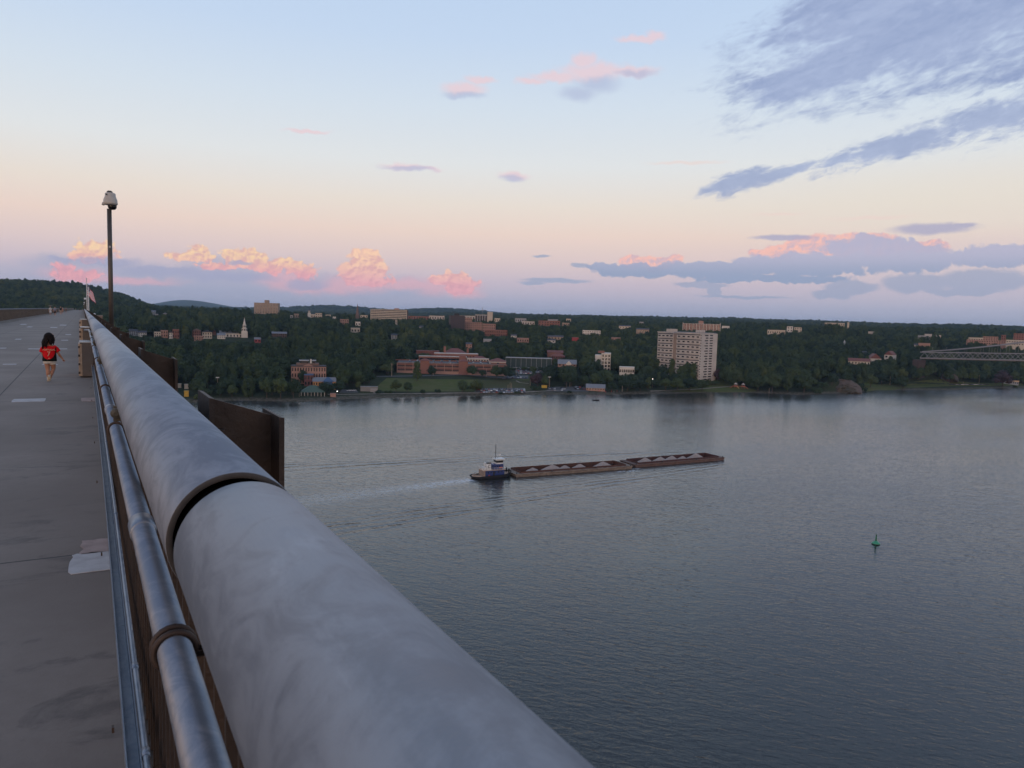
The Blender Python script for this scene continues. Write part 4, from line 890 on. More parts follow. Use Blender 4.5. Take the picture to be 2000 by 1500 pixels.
for i in range(nf_):
    zt = ztop_-1.0-i*fl_
    for (p, q, us) in ((A0, A1, ((.03, .97),)), (A2, B0, ((0, 1),)), (B0, C0, ((0, .98),))):
        seg(p, q, us[0][0], us[0][1], zt-.95, zt, .12, ROOFD, 'recess_band')
        if i < nf_-1: seg(p, q, us[0][0], us[0][1], zt-1.35-3.0, zt-.96, .55, TOWW, 'balcony_front')
    if i < nf_-1:
        for (p, q, n) in ((A0, A1, 4), (A2, B0, 2), (B0, C0, 3)):
            for j in range(n):
                c = (j+.5)/n; ww = .36 if n == 4 else (.30 if n == 2 else .32); ww = ww/n*1.6
                seg(p, q, c-ww/2, c+ww/2, zt-3.3, zt-2.0, .62, GLASS, 'window')
for i in range(19):
    zt = ztop_-1.3-i*2.72
    seg(C0, C1, .02, .08, zt-1.0, zt-.1, .1, GLASS, 'window')
    for (a, b) in ((.42 if i % 2 else .34, .60), (.72, .95)):
        seg(C0, C1, a, b, zt-1.15, zt-.1, .1, GLASS, 'window')
MB().box(-18, -8, 8, 14, ztop_+.91, ztop_+4).build('plant_room', TOWW, tw); MB().box(14, 22, -2, 4, ztop_+.91, ztop_+3.4).build('plant_room', TOWW, tw)
for (a, b, c_, e_) in ((1283, 1320, 646, 728), (1300, 1366, 648, 706), (1320, 1366, 648, 713), (1364, 1392, 650, 742)): RECT.append((a, b, c_, e_, 820))
# -- pink slab apartments behind the tower
r = bld('slab_apartments', 'long pink brick apartment slab with pale vertical strips behind the tower', 1334, 1407, 633, 647, 1300, 18, PINKB, 5, 22, ('flat', 0, PALE), wsz=.4, hsz=.5, side=False)
w, h, d = W_(r)
for i in range(12): MB().box(-w/2+w*i/11-.5, -w/2+w*i/11+.5, -.6, -.07, 0, h+(2.5 if i in (0, 6, 11) else .9)).build('pale_strip', PALE, r)
MB().box(-5, 3, 2, 10, h+.51, h+5.5).build('penthouse', PINKB, r)
# -- red roofed houses right
r = bld('red_roof_terrace', 'low cream terrace with a long dark red roof on the right slope', 1657, 1700, 700, 712, 1000, 12, CREAM, 1, 7, ('gable', 3.6, ROOFR), wsz=.35)
r = bld('white_barn_house', 'white barn shaped house with red roof above the terrace', 1700, 1722, 691, 704, 1030, 20, WHITE, 0, 0, ('gabley', 6, ROOFR), yaw=12)
w, h, d = W_(r)
bld('white_barn_house', 'taller white and red gabled house right of the barn shaped one', 1728, 1744, 685.5, 700, 1040, 14, WHITE, 1, 2, ('gabley', 5, ROOFR), yaw=-18)
bld('dock_shed', 'small pale shed on the industrial dock at the left shore', 346, 354, 751, 758, 640, 5, CREAM, 0, 0); bld('dock_shed', 'pale tank house right of the small shed on the dock', 360, 368, 752, 760, 640, 5, CREAM, 0, 0)
bld('dock_container', 'yellow container at the water edge on the left', 359.5, 368.5, 765, 775, 606, 4, mat('yellow paint', (.45, .27, .03), .6, nz=.5), 0, 0, sunk=.5, cat='container')
bld('boathouse', 'low yellow trimmed boathouse at the right shore beneath the suspension bridge', 1958, 1990, 743, 751, 1130, 10, GREY, 1, 8, ('gable', 1.5, ORANGE))
st_ = bld('stone_terrace', 'ruined looking stone terrace wall at the left end of the lawn', 704, 738, 756.5, 765, 640, 6, wm('rubble stone', (.2, .19, .18)), 0, 0, cat='wall')
w, h, d = W_(st_); MB().box(1, 7, -2.6, -.02, 0, h-1).build('arch_block', wm('pale stone', (.3, .28, .26)), st_)
bld('stone_bulkhead', 'brown block bulkhead at the water edge right of the green pavilion', 645, 656, 770, 776, 606, 5, PINKB, 0, 0, cat='wall', sunk=2)
# ------------------------------------------------------------------ suspension bridge on the right, parallel to the walkway
MBR = wm('pale bridge steel', (.27, .26, .27), .3); MBRS = mat('brown bridge plate', (.2, .16, .14), .7)
BX = 860.0
def bzy(px, py): d = ray(px, py); k = BX/d[0]; return d[1]*k, CAMZ+d[2]*k
sb = empty('suspension_bridge', (BX, 500, 35), 0, 'pale steel suspension bridge with deep stiffening truss and cables at the right edge', 'bridge')
yl, zl = bzy(1800, 699); yr, zr = bzy(2000, 703.5)
sl_ = (zr-zl)/(yr-yl); Y0, Y1 = yl+2, 60.0
def bz(y): return zl+sl_*(y-yl) if y > yr else zr+sl_*(y-yr)*max(0, (y)/(yr))
D_ = bzy(1900, 688)[1]-bzy(1900, 700)[1]
n = 44; ys = [Y0+(Y1-Y0)*i/n for i in range(n+1)]
for sx in (0, 12):
    top_, bot, dg = MB(), MB(), MB()
    for i in range(n):
        a, b = ys[i], ys[i+1]; za, zb = bz(a), bz(b)
        bot.bar((sx, a-500, za-35), (sx, b-500, zb-35), .7, .8); top_.bar((sx, a-500, za+D_-35), (sx, b-500, zb+D_-35), .7, .9)
        mid_ = (a+b)/2; dg.bar((sx, a-500, za+.4-35), (sx, mid_-500, bz(mid_)+D_-.5-35), .34, .34); dg.bar((sx, b-500, zb+.4-35), (sx, mid_-500, bz(mid_)+D_-.5-35), .34, .34)
    bot.build('bottom_chord', MBR, sb); top_.build('top_chord', MBR, sb); dg.build('truss_diagonals', MBR, sb)
m = MB()
for i in range(n): m.add([(0.5, ys[i]-500, bz(ys[i])-36.3), (11.5, ys[i]-500, bz(ys[i])-36.3), (11.5, ys[i+1]-500, bz(ys[i+1])-36.3), (.5, ys[i+1]-500, bz(ys[i+1])-36.3), (0.5, ys[i]-500, bz(ys[i])-35.5), (11.5, ys[i]-500, bz(ys[i])-35.5), (11.5, ys[i+1]-500, bz(ys[i+1])-35.5), (.5, ys[i+1]-500, bz(ys[i+1])-35.5)], [(0, 1, 2, 3), (7, 6, 5, 4), (0, 4, 5, 1), (1, 5, 6, 2), (2, 6, 7, 3), (3, 7, 4, 0)])
m.build('roadway', MBRS, sb)
cy = [(bzy(px, py)) for (px, py) in ((1801, 686.5), (1850, 683.5), (1900, 679), (1950, 673.5), (2000, 667.5))]
cy.append((cy[-1][0]-40, cy[-1][1]+9)); cy.append((cy[-1][0]-60, cy[-1][1]+20)); cy.append((cy[-1][0]-90, cy[-1][1]+42))
for sx in (0, 12): MB().tube([(sx, a-500, z-35) for a, z in cy], .42, 8).build('main_cable', MBR, sb)
hg = MB()
for i in range(2, 34):
    y = Y0-(Y0-cy[-1][0])*i/34; zc = np.interp(-y, [-q[0] for q in cy], [q[1] for q in cy])
    if zc > bz(y)+D_+.5:
        for sx in (0, 12): hg.bar((sx, y-500, bz(y)+D_-35), (sx, y-500, zc-35), .14, .14)
hg.build('suspenders', MBR, sb)
ab = hit(1803, 712)[0]
MB().box(-1, 13, Y0-500+.5, Y0-500+8, -40, zl-37.5).build('abutment', DARKB, sb)
for px in (1820, 1847, 1942):
    y, z = bzy(px, 686); o = MB().bar((0, 0, 0), (0, 0, 5.5), .16, .16).bar((0, 0, 5.5), (1.8, 0, 5.9), .14, .14).build('lamp_arm', MBR, sb, (1, y-500, bz(y)+D_-35))
RECT += [(1806, 2010, 686, 703, 1010), (1930, 2010, 670, 690, 1010)]
# ------------------------------------------------------------------ clear ground: (x0, x1, ytop, ybase, R)
CLEAR = [(735, 815, 737, 757, 720), (755, 895, 735, 764, 720), (915, 960, 740, 752, 720), (958, 1036, 742, 768, 720), (985, 1030, 733, 743, 760), (1005, 1064, 716, 728, 800), (740, 765, 732, 738, 780), (775, 880, 728, 736, 780), (880, 955, 731, 737, 780), (1085, 1140, 757, 768, 720), (1062, 1090, 761, 768, 720), (1140, 1250, 758, 770, 720), (663, 700, 761, 770, 640), (738, 1100, 765, 773, 700),
         (1380, 1480, 745, 768, 800), (1250, 1380, 763, 770, 760), (1690, 1762, 747, 766, 950), (1780, 1998, 748, 764, 1100), (985, 1080, 712, 718, 830), (656, 662, 757, 775, 640), (1280, 1300, 757, 763, 780), (1614, 1678, 750, 773, 870)]
# ------------------------------------------------------------------ trees
MLEAF = bpy.data.materials.new('foliage'); MLEAF.use_nodes = True; t = MLEAF.node_tree; b = t.nodes['Principled BSDF']; b.inputs['Roughness'].default_value = .75; b.inputs['Specular IOR Level'].default_value = .25
oi = t.nodes.new('ShaderNodeObjectInfo'); geo = t.nodes.new('ShaderNodeNewGeometry')
rnd = X(t, oi.outputs['Random']); n_b = noise(t, geo.outputs['Position'], .25, 3, .6); n_c = noise(t, geo.outputs['Position'], .006, 3, .6)
c = ramp(t, (rnd*0.75+n_c*0.9-0.28), [(0, (.013, .028, .018)), (.3, (.024, .046, .024)), (.55, (.040, .066, .028)), (.8, (.064, .092, .032)), (1, (.098, .118, .040))])
c = mixc(t, n_b.ss(.3, .7)*0.45, c, (.018, .034, .018)); t.links.new(c, b.inputs['Base Color'])
tr = t.nodes.new('ShaderNodeBsdfTranslucent'); t.links.new(c, tr.inputs[0]); mx = t.nodes.new('ShaderNodeMixShader'); mx.inputs[0].default_value = .18
t.links.new(b.outputs[0], mx.inputs[1]); t.links.new(tr.outputs[0], mx.inputs[2]); t.links.new(mx.outputs[0], t.nodes['Material Output'].inputs[0])
MLEAF2 = mat('maroon foliage', (.05, .022, .025), .8, nz=.3, c2=(.032, .02, .02)); MLEAF3 = mat('bright foliage', (.10, .13, .03), .8, nz=.3, c2=(.07, .10, .025))
MBARK = mat('bark', (.07, .05, .038), .9, nz=2)
def crown_mesh(kind, seed, leaf=MLEAF, nq=900):
    R_ = np.random.default_rng(seed); blobs = []      # unit crown: radius 1, from z = .25 to 2.0 (height of the tree = 2.1)
    if kind == 'round':
        for i in range(15):
            a = R_.uniform(0, 2*pi); rr_ = R_.uniform(.1, .68); z = R_.uniform(.65, 1.5); k = 1-((z-.95)/1.05)**2*.55
            blobs.append((cos(a)*rr_*k, sin(a)*rr_*k, z, R_.uniform(.28, .5)))
        blobs.append((0, 0, 1.5, .5)); blobs.append((0, 0, 1.0, .6))
    elif kind == 'tall':
        for i in range(13):
            a = R_.uniform(0, 2*pi); z = .4+1.5*(i/12); k = .5*(1-.55*(i/12)); blobs.append((cos(a)*k*R_.uniform(.3, 1), sin(a)*k*R_.uniform(.3, 1), z, R_.uniform(.24, .4)))
        blobs.append((0, 0, 1.0, .5)); blobs.append((0, 0, 1.6, .33))
    elif kind == 'cone':
        for i in range(12):
            a = R_.uniform(0, 2*pi); z = .25+1.7*(i/11); k = .62*(1-i/11.5); blobs.append((cos(a)*k*.5, sin(a)*k*.5, z, .16+k*.45))
    elif kind == 'bush':
        for i in range(12):
            a = R_.uniform(0, 2*pi); rr_ = R_.uniform(.1, .8); blobs.append((cos(a)*rr_, sin(a)*rr_, R_.uniform(.15, .75)*(1-.4*rr_), R_.uniform(.25, .42)))
    B = np.array(blobs); w = B[:, 3]**2; idx = R_.choice(len(B), nq, p=w/w.sum())
    d = R_.normal(size=(nq, 3)); d /= np.linalg.norm(d, axis=1)[:, None]; d[:, 2] = np.where(d[:, 2] < -.35, -d[:, 2], d[:, 2])
    c = B[idx, :3]+d*B[idx, 3:4]*R_.uniform(.8, 1.1, (nq, 1))
    inside = np.zeros(nq, bool)
    for q in B: inside |= (np.linalg.norm(c-q[:3], axis=1) < q[3]*.78)
    c = c[~inside]; d = d[~inside]; n_ = len(c)
    nr = d+R_.normal(size=(n_, 3))*.22; nr /= np.linalg.norm(nr, axis=1)[:, None]
    u = np.cross(nr, R_.normal(size=(n_, 3))); u /= np.linalg.norm(u, axis=1)[:, None]; v = np.cross(nr, u)
    s = R_.uniform(.045, .10, (n_, 1))
    k1, k2 = R_.uniform(.6, 1.3, (n_, 1)), R_.uniform(.6, 1.3, (n_, 1))
    V = np.stack([c-u*s*k1, c-v*s*k2+nr*.02, c+u*s, c+v*s], 1).reshape(-1, 3)
    F_ = np.arange(n_*4).reshape(-1, 4)
    verts = V.tolist(); faces = F_.tolist()
    for q in B:       # twiggy cores that stop the sky showing straight through
        base = len(verts); m_, nn = 4, 7; rot = R_.uniform(0, 6)
        for a in range(m_+1):
            ph = pi*a/m_
            for b_ in range(nn):
                th = 2*pi*b_/nn+rot; rr_ = q[3]*.74*R_.uniform(.8, 1.05); verts.append((q[0]+rr_*sin(ph)*cos(th), q[1]+rr_*sin(ph)*sin(th), q[2]+rr_*cos(ph)))
        for a in range(m_):
            for b_ in range(nn): faces.append((base+a*nn+b_, base+(a+1)*nn+b_, base+(a+1)*nn+(b_+1) % nn, base+a*nn+(b_+1) % nn))
    me = bpy.data.meshes.new('crown'); me.from_pydata(verts, [], faces); me.materials.append(leaf); return me
CR_ = {'round': [crown_mesh('round', i) for i in range(5)], 'tall': [crown_mesh('tall', 20+i) for i in range(2)], 'cone': [crown_mesh('cone', 30)], 'bush': [crown_mesh('bush', 40+i, nq=500) for i in range(2)], 'maroon': [crown_mesh('round', 50, MLEAF2)], 'bright': [crown_mesh('round', 60, MLEAF3)]}
trm = MB(); trm.tube([(0, 0, -.15), (0, 0, .3), (.02, 0, .7), (0, .03, 1.2)], [.055, .04, .033, .015], 7)
for k in range(5):
    a = k*1.26; trm.tube([(0, 0, .42+k*.1), (cos(a)*.25, sin(a)*.25, .75+k*.1), (cos(a)*.45, sin(a)*.45, .95+k*.12)], [.022, .014, .006], 5)
trunk_me = trm.mesh('trunk', MBARK)
TREE_SRC = {}
def tree(kind, p, rad, hgt, label, group=None, rz=None):
    rz = random.uniform(0, 6.28) if rz is None else rz
    nm = {'round': 'broadleaf_tree', 'tall': 'tall_tree', 'cone': 'conical_tree', 'bush': 'bush', 'maroon': 'copper_tree', 'bright': 'bright_tree'}[kind]
    r = empty(nm, (p[0], p[1], p[2]), rz, label, 'bush' if kind == 'bush' else 'tree', group)
    me = random.choice(CR_[kind]); hs = hgt/(2.0 if kind != 'bush' else 1.05)
    o = link(bpy.data.objects.new('crown', me)); o.parent = r; o.scale = (rad, rad, hs)
    TREE_SRC.setdefault(me.name, o)
    if kind != 'bush':
        t_ = link(bpy.data.objects.new('trunk', trunk_me)); t_.parent = r; t_.scale = (rad, rad, hs*1.0)
    return r
# trees that stand by themselves: kind, centre px, base py, top py, crown half width px, label
OWN = [('tall', 814, 744, 710, 15, 'tall dark tree leaning over the road in front of the parking deck'), ('round', 843, 737, 713, 11, 'mid sized tree by the parking deck, second from the left of that row'), ('round', 922, 735, 713, 12, 'dark round tree in front of the right half of the parking deck'), ('round', 942, 737, 721, 9, 'smaller tree just right of the dark round one by the parking deck'),
       ('round', 970, 741, 712, 13, 'dense tree hiding the foot of the brick stair house'), ('round', 988, 741, 714, 14, 'dense tree right of the brick stair house beside the car park'), ('round', 1042, 731, 716, 8, 'small tree standing inside the upper car park'), ('round', 773, 766, 741, 12, 'lawn tree by the waterfront, left one of a pair'), ('round', 796, 767, 745, 12, 'lawn tree by the waterfront, right one of a pair'),
       ('bush', 826, 768, 758, 8, 'low spreading bush on the lawn right of the tree pair'), ('bush', 854, 767, 757, 7, 'small rounded bush in the middle of the lawn'), ('round', 903, 768, 742, 14, 'broad lawn tree left of the waterfront car park, left of two'), ('round', 931, 767, 740, 14, 'broad lawn tree beside the waterfront car park, right of two'), ('round', 700, 761, 744, 8, 'small pale green tree beside the stone terrace'),
       ('bright', 1113, 688, 669, 9, 'bright yellow green tree above the red roofed platform house'), ('maroon', 1050, 754, 727, 17, 'large olive brown tree at the bend above the lower car park'), ('bush', 1046, 762, 750, 13, 'wide bush on the bank right of the waterfront car park'), ('round', 1106, 757, 715, 20, 'tall dark tree left of the brick restaurant, first of the clump'), ('round', 1075, 745, 712, 20, 'dark tree behind the olive brown one'),
       ('round', 1137, 753, 733, 16, 'broad tree directly behind the brick restaurant'), ('round', 1152, 742, 706, 22, 'large dark tree below the white five storey office'), ('round', 1181, 750, 722, 18, 'dark tree right of the one below the white office'), ('round', 1195, 764, 744, 14, 'rounded bright green tree right of the brick restaurant'), ('round', 1225, 766, 738, 18, 'wide green tree below the low white club building'), ('round', 1250, 764, 740, 15, 'green tree right of the wide one below the white club'),
       ('round', 1294, 742, 712, 16, 'dark tree at the left foot of the apartment tower'), ('tall', 1311, 745, 706, 13, 'tallest dark tree at the left foot of the apartment tower'), ('tall', 1329, 742, 711, 12, 'dark tree at the middle foot of the apartment tower'), ('round', 1350, 745, 716, 14, 'dark tree right of the middle foot of the apartment tower'), ('round', 1370, 742, 713, 9, 'small dark tree touching the right face of the apartment tower'),
       ('round', 1300, 763, 738, 16, 'green park tree in front of the apartment tower, leftmost'), ('round', 1323, 764, 736, 17, 'green park tree in front of the apartment tower, second from left'), ('round', 1346, 764, 738, 16, 'green park tree in front of the apartment tower, second from right'), ('round', 1371, 764, 741, 16, 'green park tree in front of the apartment tower, rightmost'), ('maroon', 1400, 746, 719, 11, 'maroon leaved tree right of the apartment tower'),
       ('round', 1762, 762, 733, 12, 'lone bushy tree on the grass strip at the right shore'), ('maroon', 1958, 755, 722, 20, 'broad maroon tree by the boathouse at the right edge'), ('bush', 1010, 769, 764, 8, 'bush on the shore edge below the waterfront car park'), ('bush', 978, 770, 765, 6, 'small bush at the water below the parked cars'), ('bush', 1112, 768, 762, 6, 'bush at the water edge by the lower car park'),
       ('round', 636, 772, 745, 17, 'dark tree in front of the orange hall'), ('round', 664, 766, 742, 17, 'dark tree right of the orange hall by the small car park'), ('cone', 478, 775, 741, 12, 'lime green conical tree at the left shore, left one'), ('cone', 493, 776, 739, 12, 'lime green conical tree at the left shore, right one'), ('round', 453, 776, 751, 14, 'bright green shore tree left of the conical pair'), ('round', 521, 778, 736, 18, 'broad green shore tree right of the conical pair'), ('round', 548, 778, 735, 18, 'broad green shore tree left of the green pavilion'),
       ('round', 573, 778, 738, 15, 'dark shore tree overhanging the green pavilion'), ('round', 430, 776, 757, 9, 'small dark round tree near the yellow container'), ('round', 404, 775, 758, 11, 'small light green tree right of the yellow container'), ('bush', 385, 781, 768, 9, 'bush at the water beside the yellow container'), ('round', 590, 752, 722, 10, 'green tree at the left corner of the brick factory'), ('bush', 740, 768, 759, 12, 'dark hedge left on the lawn by the stone terrace'), ('bush', 758, 768, 760, 9, 'second dark hedge clump on the lawn by the stone terrace'),
       ('round', 1480, 764, 733, 18, 'bright edge tree right of the playground'), ('round', 1508, 766, 727, 20, 'large tree second right of the playground'), ('tall', 1538, 766, 722, 15, 'tall pale tree in the right shore wood'), ('round', 1570, 768, 728, 19, 'broad tree just left of the brown rock bluff'),
       ('bush', 1594, 768, 752, 12, 'bush at the water left of the brown rock bluff'), ('bush', 1606, 756, 742, 12, 'bush on the left shoulder of the brown rock bluff'), ('round', 1625, 752, 728, 13, 'tree standing on top of the brown rock bluff, left'), ('round', 1652, 750, 727, 14, 'tree standing on top of the brown rock bluff, right'), ('bush', 1681, 764, 747, 12, 'bush at the right foot of the brown rock bluff'), ('round', 1700, 757, 729, 14, 'round tree right of the brown rock bluff'), ('round', 1722, 752, 727, 14, 'round tree behind the two pale poles on the right')]
ownp = []
for (k, px, pyb, pyt, hw, lab) in OWN:
    P0, R = hit(px, pyb); zt = at(px, pyt, R)[2]; ax = R*cos(atan2(P0[0], P0[1])-radians(30.2))
    rad = hw/FPX*ax*1.05; tree(k, (P0[0], P0[1], P0[2]-.2), rad, max(zt-P0[2], rad*.7), lab); ownp.append((P0[0], P0[1], rad))
# the rest of the canopy: jittered over the land, spacing grows with distance
pts = []
def ring(r0, r1, sp, hb, rb):
    a0, a1 = radians(-9), radians(70); r = r0
    while r < r1:
        n = max(1, int((a1-a0)*r/sp)); a = a0+(a1-a0)*(np.arange(n)+rng.uniform(-.42, .42, n)+.5*((int(r/sp)) % 2))/n
        rr_ = r+rng.uniform(-.42, .42, n)*sp
        q = np.zeros((n, 6)); q[:, 0] = np.sin(a)*rr_; q[:, 1] = np.cos(a)*rr_; q[:, 3] = rb*rng.uniform(.72, 1.35, n); q[:, 4] = hb*rng.uniform(.62, 1.38, n); q[:, 5] = rng.uniform(0, 1, n); pts.append(q); r += sp*.9
ring(560, 1500, 10.4, 16, 7.3); ring(1500, 3000, 14, 17, 9.5); ring(3000, 5500, 24, 20, 15); ring(5500, 8200, 45, 22, 30)
Pt = np.concatenate(pts); rr_ = np.hypot(Pt[:, 0], Pt[:, 1]); aa = np.degrees(np.arctan2(Pt[:, 0], Pt[:, 1])); ss_ = rr_-np.interp(aa, _sa, _sr)
keep = (ss_ > 9)&(~((rr_ < 900)&(np.abs(Pt[:, 0]+3) < 12)))
Pt = Pt[keep]; rr_ = rr_[keep]; ss_ = ss_[keep]; Pt[:, 2] = T(Pt[:, 0], Pt[:, 1])
near_shore = ss_ < 40; Pt[near_shore, 4] *= .75; Pt[near_shore, 3] *= .85
bx, by = projv(Pt[:, :3]); ok = np.ones(len(Pt), bool)
hw = Pt[:, 3]/rr_*FPX*1.0
def topy():
    Q = Pt[:, :3].copy(); Q[:, 2] += Pt[:, 4]; return projv(Q)[1]
for it in range(2):
    ty = topy()
    for (x0, x1, yt, yb, R) in RECT+CLEAR:
        m_ = ok&(bx+hw*.75 > x0)&(bx-hw*.75 < x1)&(rr_ < R)&(ty < yb)&(by > yt)
        if not m_.any(): continue
        full = by[m_]-ty[m_]; allowed = by[m_]-yb; k = allowed/np.maximum(full, .1)
        ids = np.nonzero(m_)[0]; sh = (k > .22); Pt[ids[sh], 4] *= k[sh]; Pt[ids[sh], 3] *= k[sh]**.35; ok[ids[~sh]] = False
        ty = topy()
def fringe():
    out = []
    for (x0, x1, yt, yb, R) in RECT:
        if yb > 752 or yb < 612 or x1 < 372: continue
        xs = np.arange(x0+1.5, x1-1, 3.2 if R > 1200 else 5.5)
        for x in xs:
            for dr in (8, 22):
                Rr = R-dr-rng.uniform(0, 5)-10; y_ = yb+rng.uniform(-1.2, 1.8)+(0 if dr == 8 else 1.5)
                q = at(x, y_, Rr); zg = float(T(q[0], q[1])); hh = q[2]-zg
                if hh < 2.5: continue
                hh = min(hh, 34); out.append([q[0], q[1], zg, min(8.5, max(3.2, hh*.42))*rng.uniform(.85, 1.15), hh, rng.uniform(.16, 1)])
    return np.array(out)
FR = fringe(); Pt = np.concatenate([Pt, FR]); ok = np.concatenate([ok, np.ones(len(FR), bool)]); rr_ = np.hypot(Pt[:, 0], Pt[:, 1]); bx, by = projv(Pt[:, :3]); hw = Pt[:, 3]/rr_*FPX; nF = len(FR)
ty = topy()
for (x0, x1, yt, yb, R) in RECT+CLEAR:
    m_ = (bx+hw*.5 > x0)&(bx-hw*.5 < x1)&(rr_ < R-8)&(ty < yb-2.5)&(by > yt); m_[:-nF] = False; ok &= ~m_
for (x_, y_, r_) in ownp: ok &= np.hypot(Pt[:, 0]-x_, Pt[:, 1]-y_) > r_*.9+2.5
# keep trees out of the buildings themselves
for o in list(COL.objects):
    if o.parent is None and '_w' in o.keys():
        w_, h_, d_ = o['_w'], o['_h'], o['_d']; a_ = o.rotation_euler.z; X_ = Pt[:, 0]-o.location.x; Y_ = Pt[:, 1]-o.location.y
        lx = X_*cos(a_)+Y_*sin(a_); ly = -X_*sin(a_)+Y_*cos(a_); ok &= ~((np.abs(lx) < w_/2+Pt[:, 3]*.6)&(ly > -Pt[:, 3]*.7)&(ly < d_+Pt[:, 3]*.4))
        for k in ('_w', '_h', '_d'): del o[k]
vis_ = (bx > -30)&(bx < 2030)
Pt = Pt[ok]; rr_ = rr_[ok]; bx = bx[ok]; by = by[ok]; vis_ = vis_[ok]; ty = topy()
order = np.argsort(rr_+(~vis_)*1e6)
NIND = 290-len(OWN)
# skip trees hidden behind the handrail
cand = [i for i in order if bx[i] > 372+(780-ty[i])*0 and rr_[i] < 1400][:NIND]
LM = [(300, 445, 'behind the yellow container'), (445, 560, 'left of the brick factory'), (560, 660, 'around the brick factory'), (660, 760, 'between the brick factory and the lawn'), (760, 960, 'between the lawn and the station'), (960, 1160, 'near the car parks'), (1160, 1285, 'around the white office'), (1285, 1400, 'at the foot of the apartment tower'), (1400, 1600, 'in the wood right of the playground'), (1600, 1760, 'around the brown rock bluff'), (1760, 2100, 'below the suspension bridge')]
for i in cand:
    lm = next((l for (a, b, l) in LM if a <= bx[i] < b), LM[-1][2]); u = Pt[i, 5]
    kind = 'tall' if u < .18 else 'round'; big = Pt[i, 4] > 15.5
    sz = 'large' if big else 'smaller'; kd = 'tall narrow tree' if kind == 'tall' else 'round crowned tree'
    lab = f'{sz} dark green {kd} {lm}'
    tree(kind, (Pt[i, 0], Pt[i, 1], Pt[i, 2]-.3), Pt[i, 3], Pt[i, 4], lab, f'{sz} {kd}s {lm}')
# everything farther off: one wood
rest = np.ones(len(Pt), bool); rest[cand] = False; rest &= vis_ | (rr_ < 1600); Q = Pt[rest]
me = bpy.data.meshes.new('woodland'); me.from_pydata(Q[:, :3].tolist(), [], [])
def attr(n, ty_, dat):
    a = me.attributes.new(n, ty_, 'POINT'); a.data.foreach_set('vector' if ty_ == 'FLOAT_VECTOR' else 'value', np.asarray(dat).ravel().tolist())
attr('tscale', 'FLOAT_VECTOR', np.stack([Q[:, 3], Q[:, 3], Q[:, 4]/2.0], 1)); attr('trot', 'FLOAT_VECTOR', np.stack([Q[:, 5]*0, Q[:, 5]*0, rng.uniform(0, 6.28, len(Q))], 1))
srcs = [TREE_SRC[m.name] for k in ('round', 'tall') for m in CR_[k] if m.name in TREE_SRC]
idx = np.where(Q[:, 5] < .16, len(srcs)-1, rng.integers(0, max(1, len(srcs)), len(Q))); attr('tidx', 'INT', idx.astype(int))
wo_ = link(bpy.data.objects.new('woodland', me)); tag(wo_, 'continuous dark green canopy of trees over the hills and between the houses', 'wood', None, 'stuff')
ng = bpy.data.node_groups.new('scatter crowns', 'GeometryNodeTree'); ng.interface.new_socket('Geometry', in_out='INPUT', socket_type='NodeSocketGeometry'); ng.interface.new_socket('Geometry', in_out='OUTPUT', socket_type='NodeSocketGeometry')
N = ng.nodes; L = ng.links; gi = N.new('NodeGroupInput'); go = N.new('NodeGroupOutput'); iop = N.new('GeometryNodeInstanceOnPoints'); jn = N.new('GeometryNodeJoinGeometry')
for o in srcs:
    q = N.new('GeometryNodeObjectInfo'); q.inputs['Object'].default_value = o; q.transform_space = 'ORIGINAL'
    g2 = N.new('GeometryNodeGeometryToInstance'); L.new(q.outputs['Geometry'], g2.inputs[0]); L.new(g2.outputs[0], jn.inputs[0])
def na(n, ty_): q = N.new('GeometryNodeInputNamedAttribute'); q.data_type = ty_; q.inputs[0].default_value = n; return next(s for s in q.outputs if s.enabled)
e2r = N.new('FunctionNodeEulerToRotation'); L.new(na('trot', 'FLOAT_VECTOR'), e2r.inputs[0])
m2p = N.new('GeometryNodeMeshToPoints'); L.new(gi.outputs[0], m2p.inputs['Mesh']); L.new(m2p.outputs[0], iop.inputs['Points']); L.new(jn.outputs[0], iop.inputs['Instance']); iop.inputs['Pick Instance'].default_value = True
L.new(na('tidx', 'INT'), iop.inputs['Instance Index']); L.new(e2r.outputs[0], iop.inputs['Rotation']); L.new(na('tscale', 'FLOAT_VECTOR'), iop.inputs['Scale']); L.new(iop.outputs[0], go.inputs[0])
wo_.modifiers.new('scatter', 'NODES').node_group = ng
print('trees', len(cand)+len(OWN), 'wood', len(Q))
# ------------------------------------------------------------------ tug and barges
MBLUE = mat('tug blue paint', (.012, .035, .16), .35, nz=1, c2=(.015, .03, .11)); MHULL = mat('black hull', (.012, .012, .018), .5, nz=.6); MDECK = mat('tan deck paint', (.33, .22, .15), .7, nz=.8); MWH = mat('white paint', (.62, .62, .6), .45, nz=.8); MBUFF = mat('buff paint', (.5, .36, .27), .6, nz=.6); MTIRE = mat('rubber', (.012, .012, .012), .9); MRED = mat('red paint', (.4, .03, .03), .5)
def hull_outline(L, Wd, n=10):
    pts = []
    for i in range(n+1):
        u = i/n; pts.append((L/2-L*.30*(1-sin(u*pi/2)), -Wd/2*(1-(1-u)**2.2)*1.0 if False else -Wd/2*(sin(u*pi/2))**.8))
    pts = [(L/2-L*.28*(1-cos(a)), -Wd/2*sin(a)) for a in np.linspace(0, pi/2, 8)]
    pts += [(-L/2+L*.16*(1-sin(a)), -Wd/2*cos(a)) for a in np.linspace(0, pi/2, 7)]
    return [(float(x), float(y)) for x, y in pts]+[(float(x), float(-y)) for x, y in pts[-2:0:-1]]
hd = radians(-3.0); c0 = onz(962, 934.5, 0)
tg = empty('tugboat', (c0[0]+.5, c0[1]+2.5, 0), hd, 'blue and white tugboat pushing the barges, foam at its stern', 'tugboat')
L_, B_ = 18.5, 6.4
half = hull_outline(L_, B_)
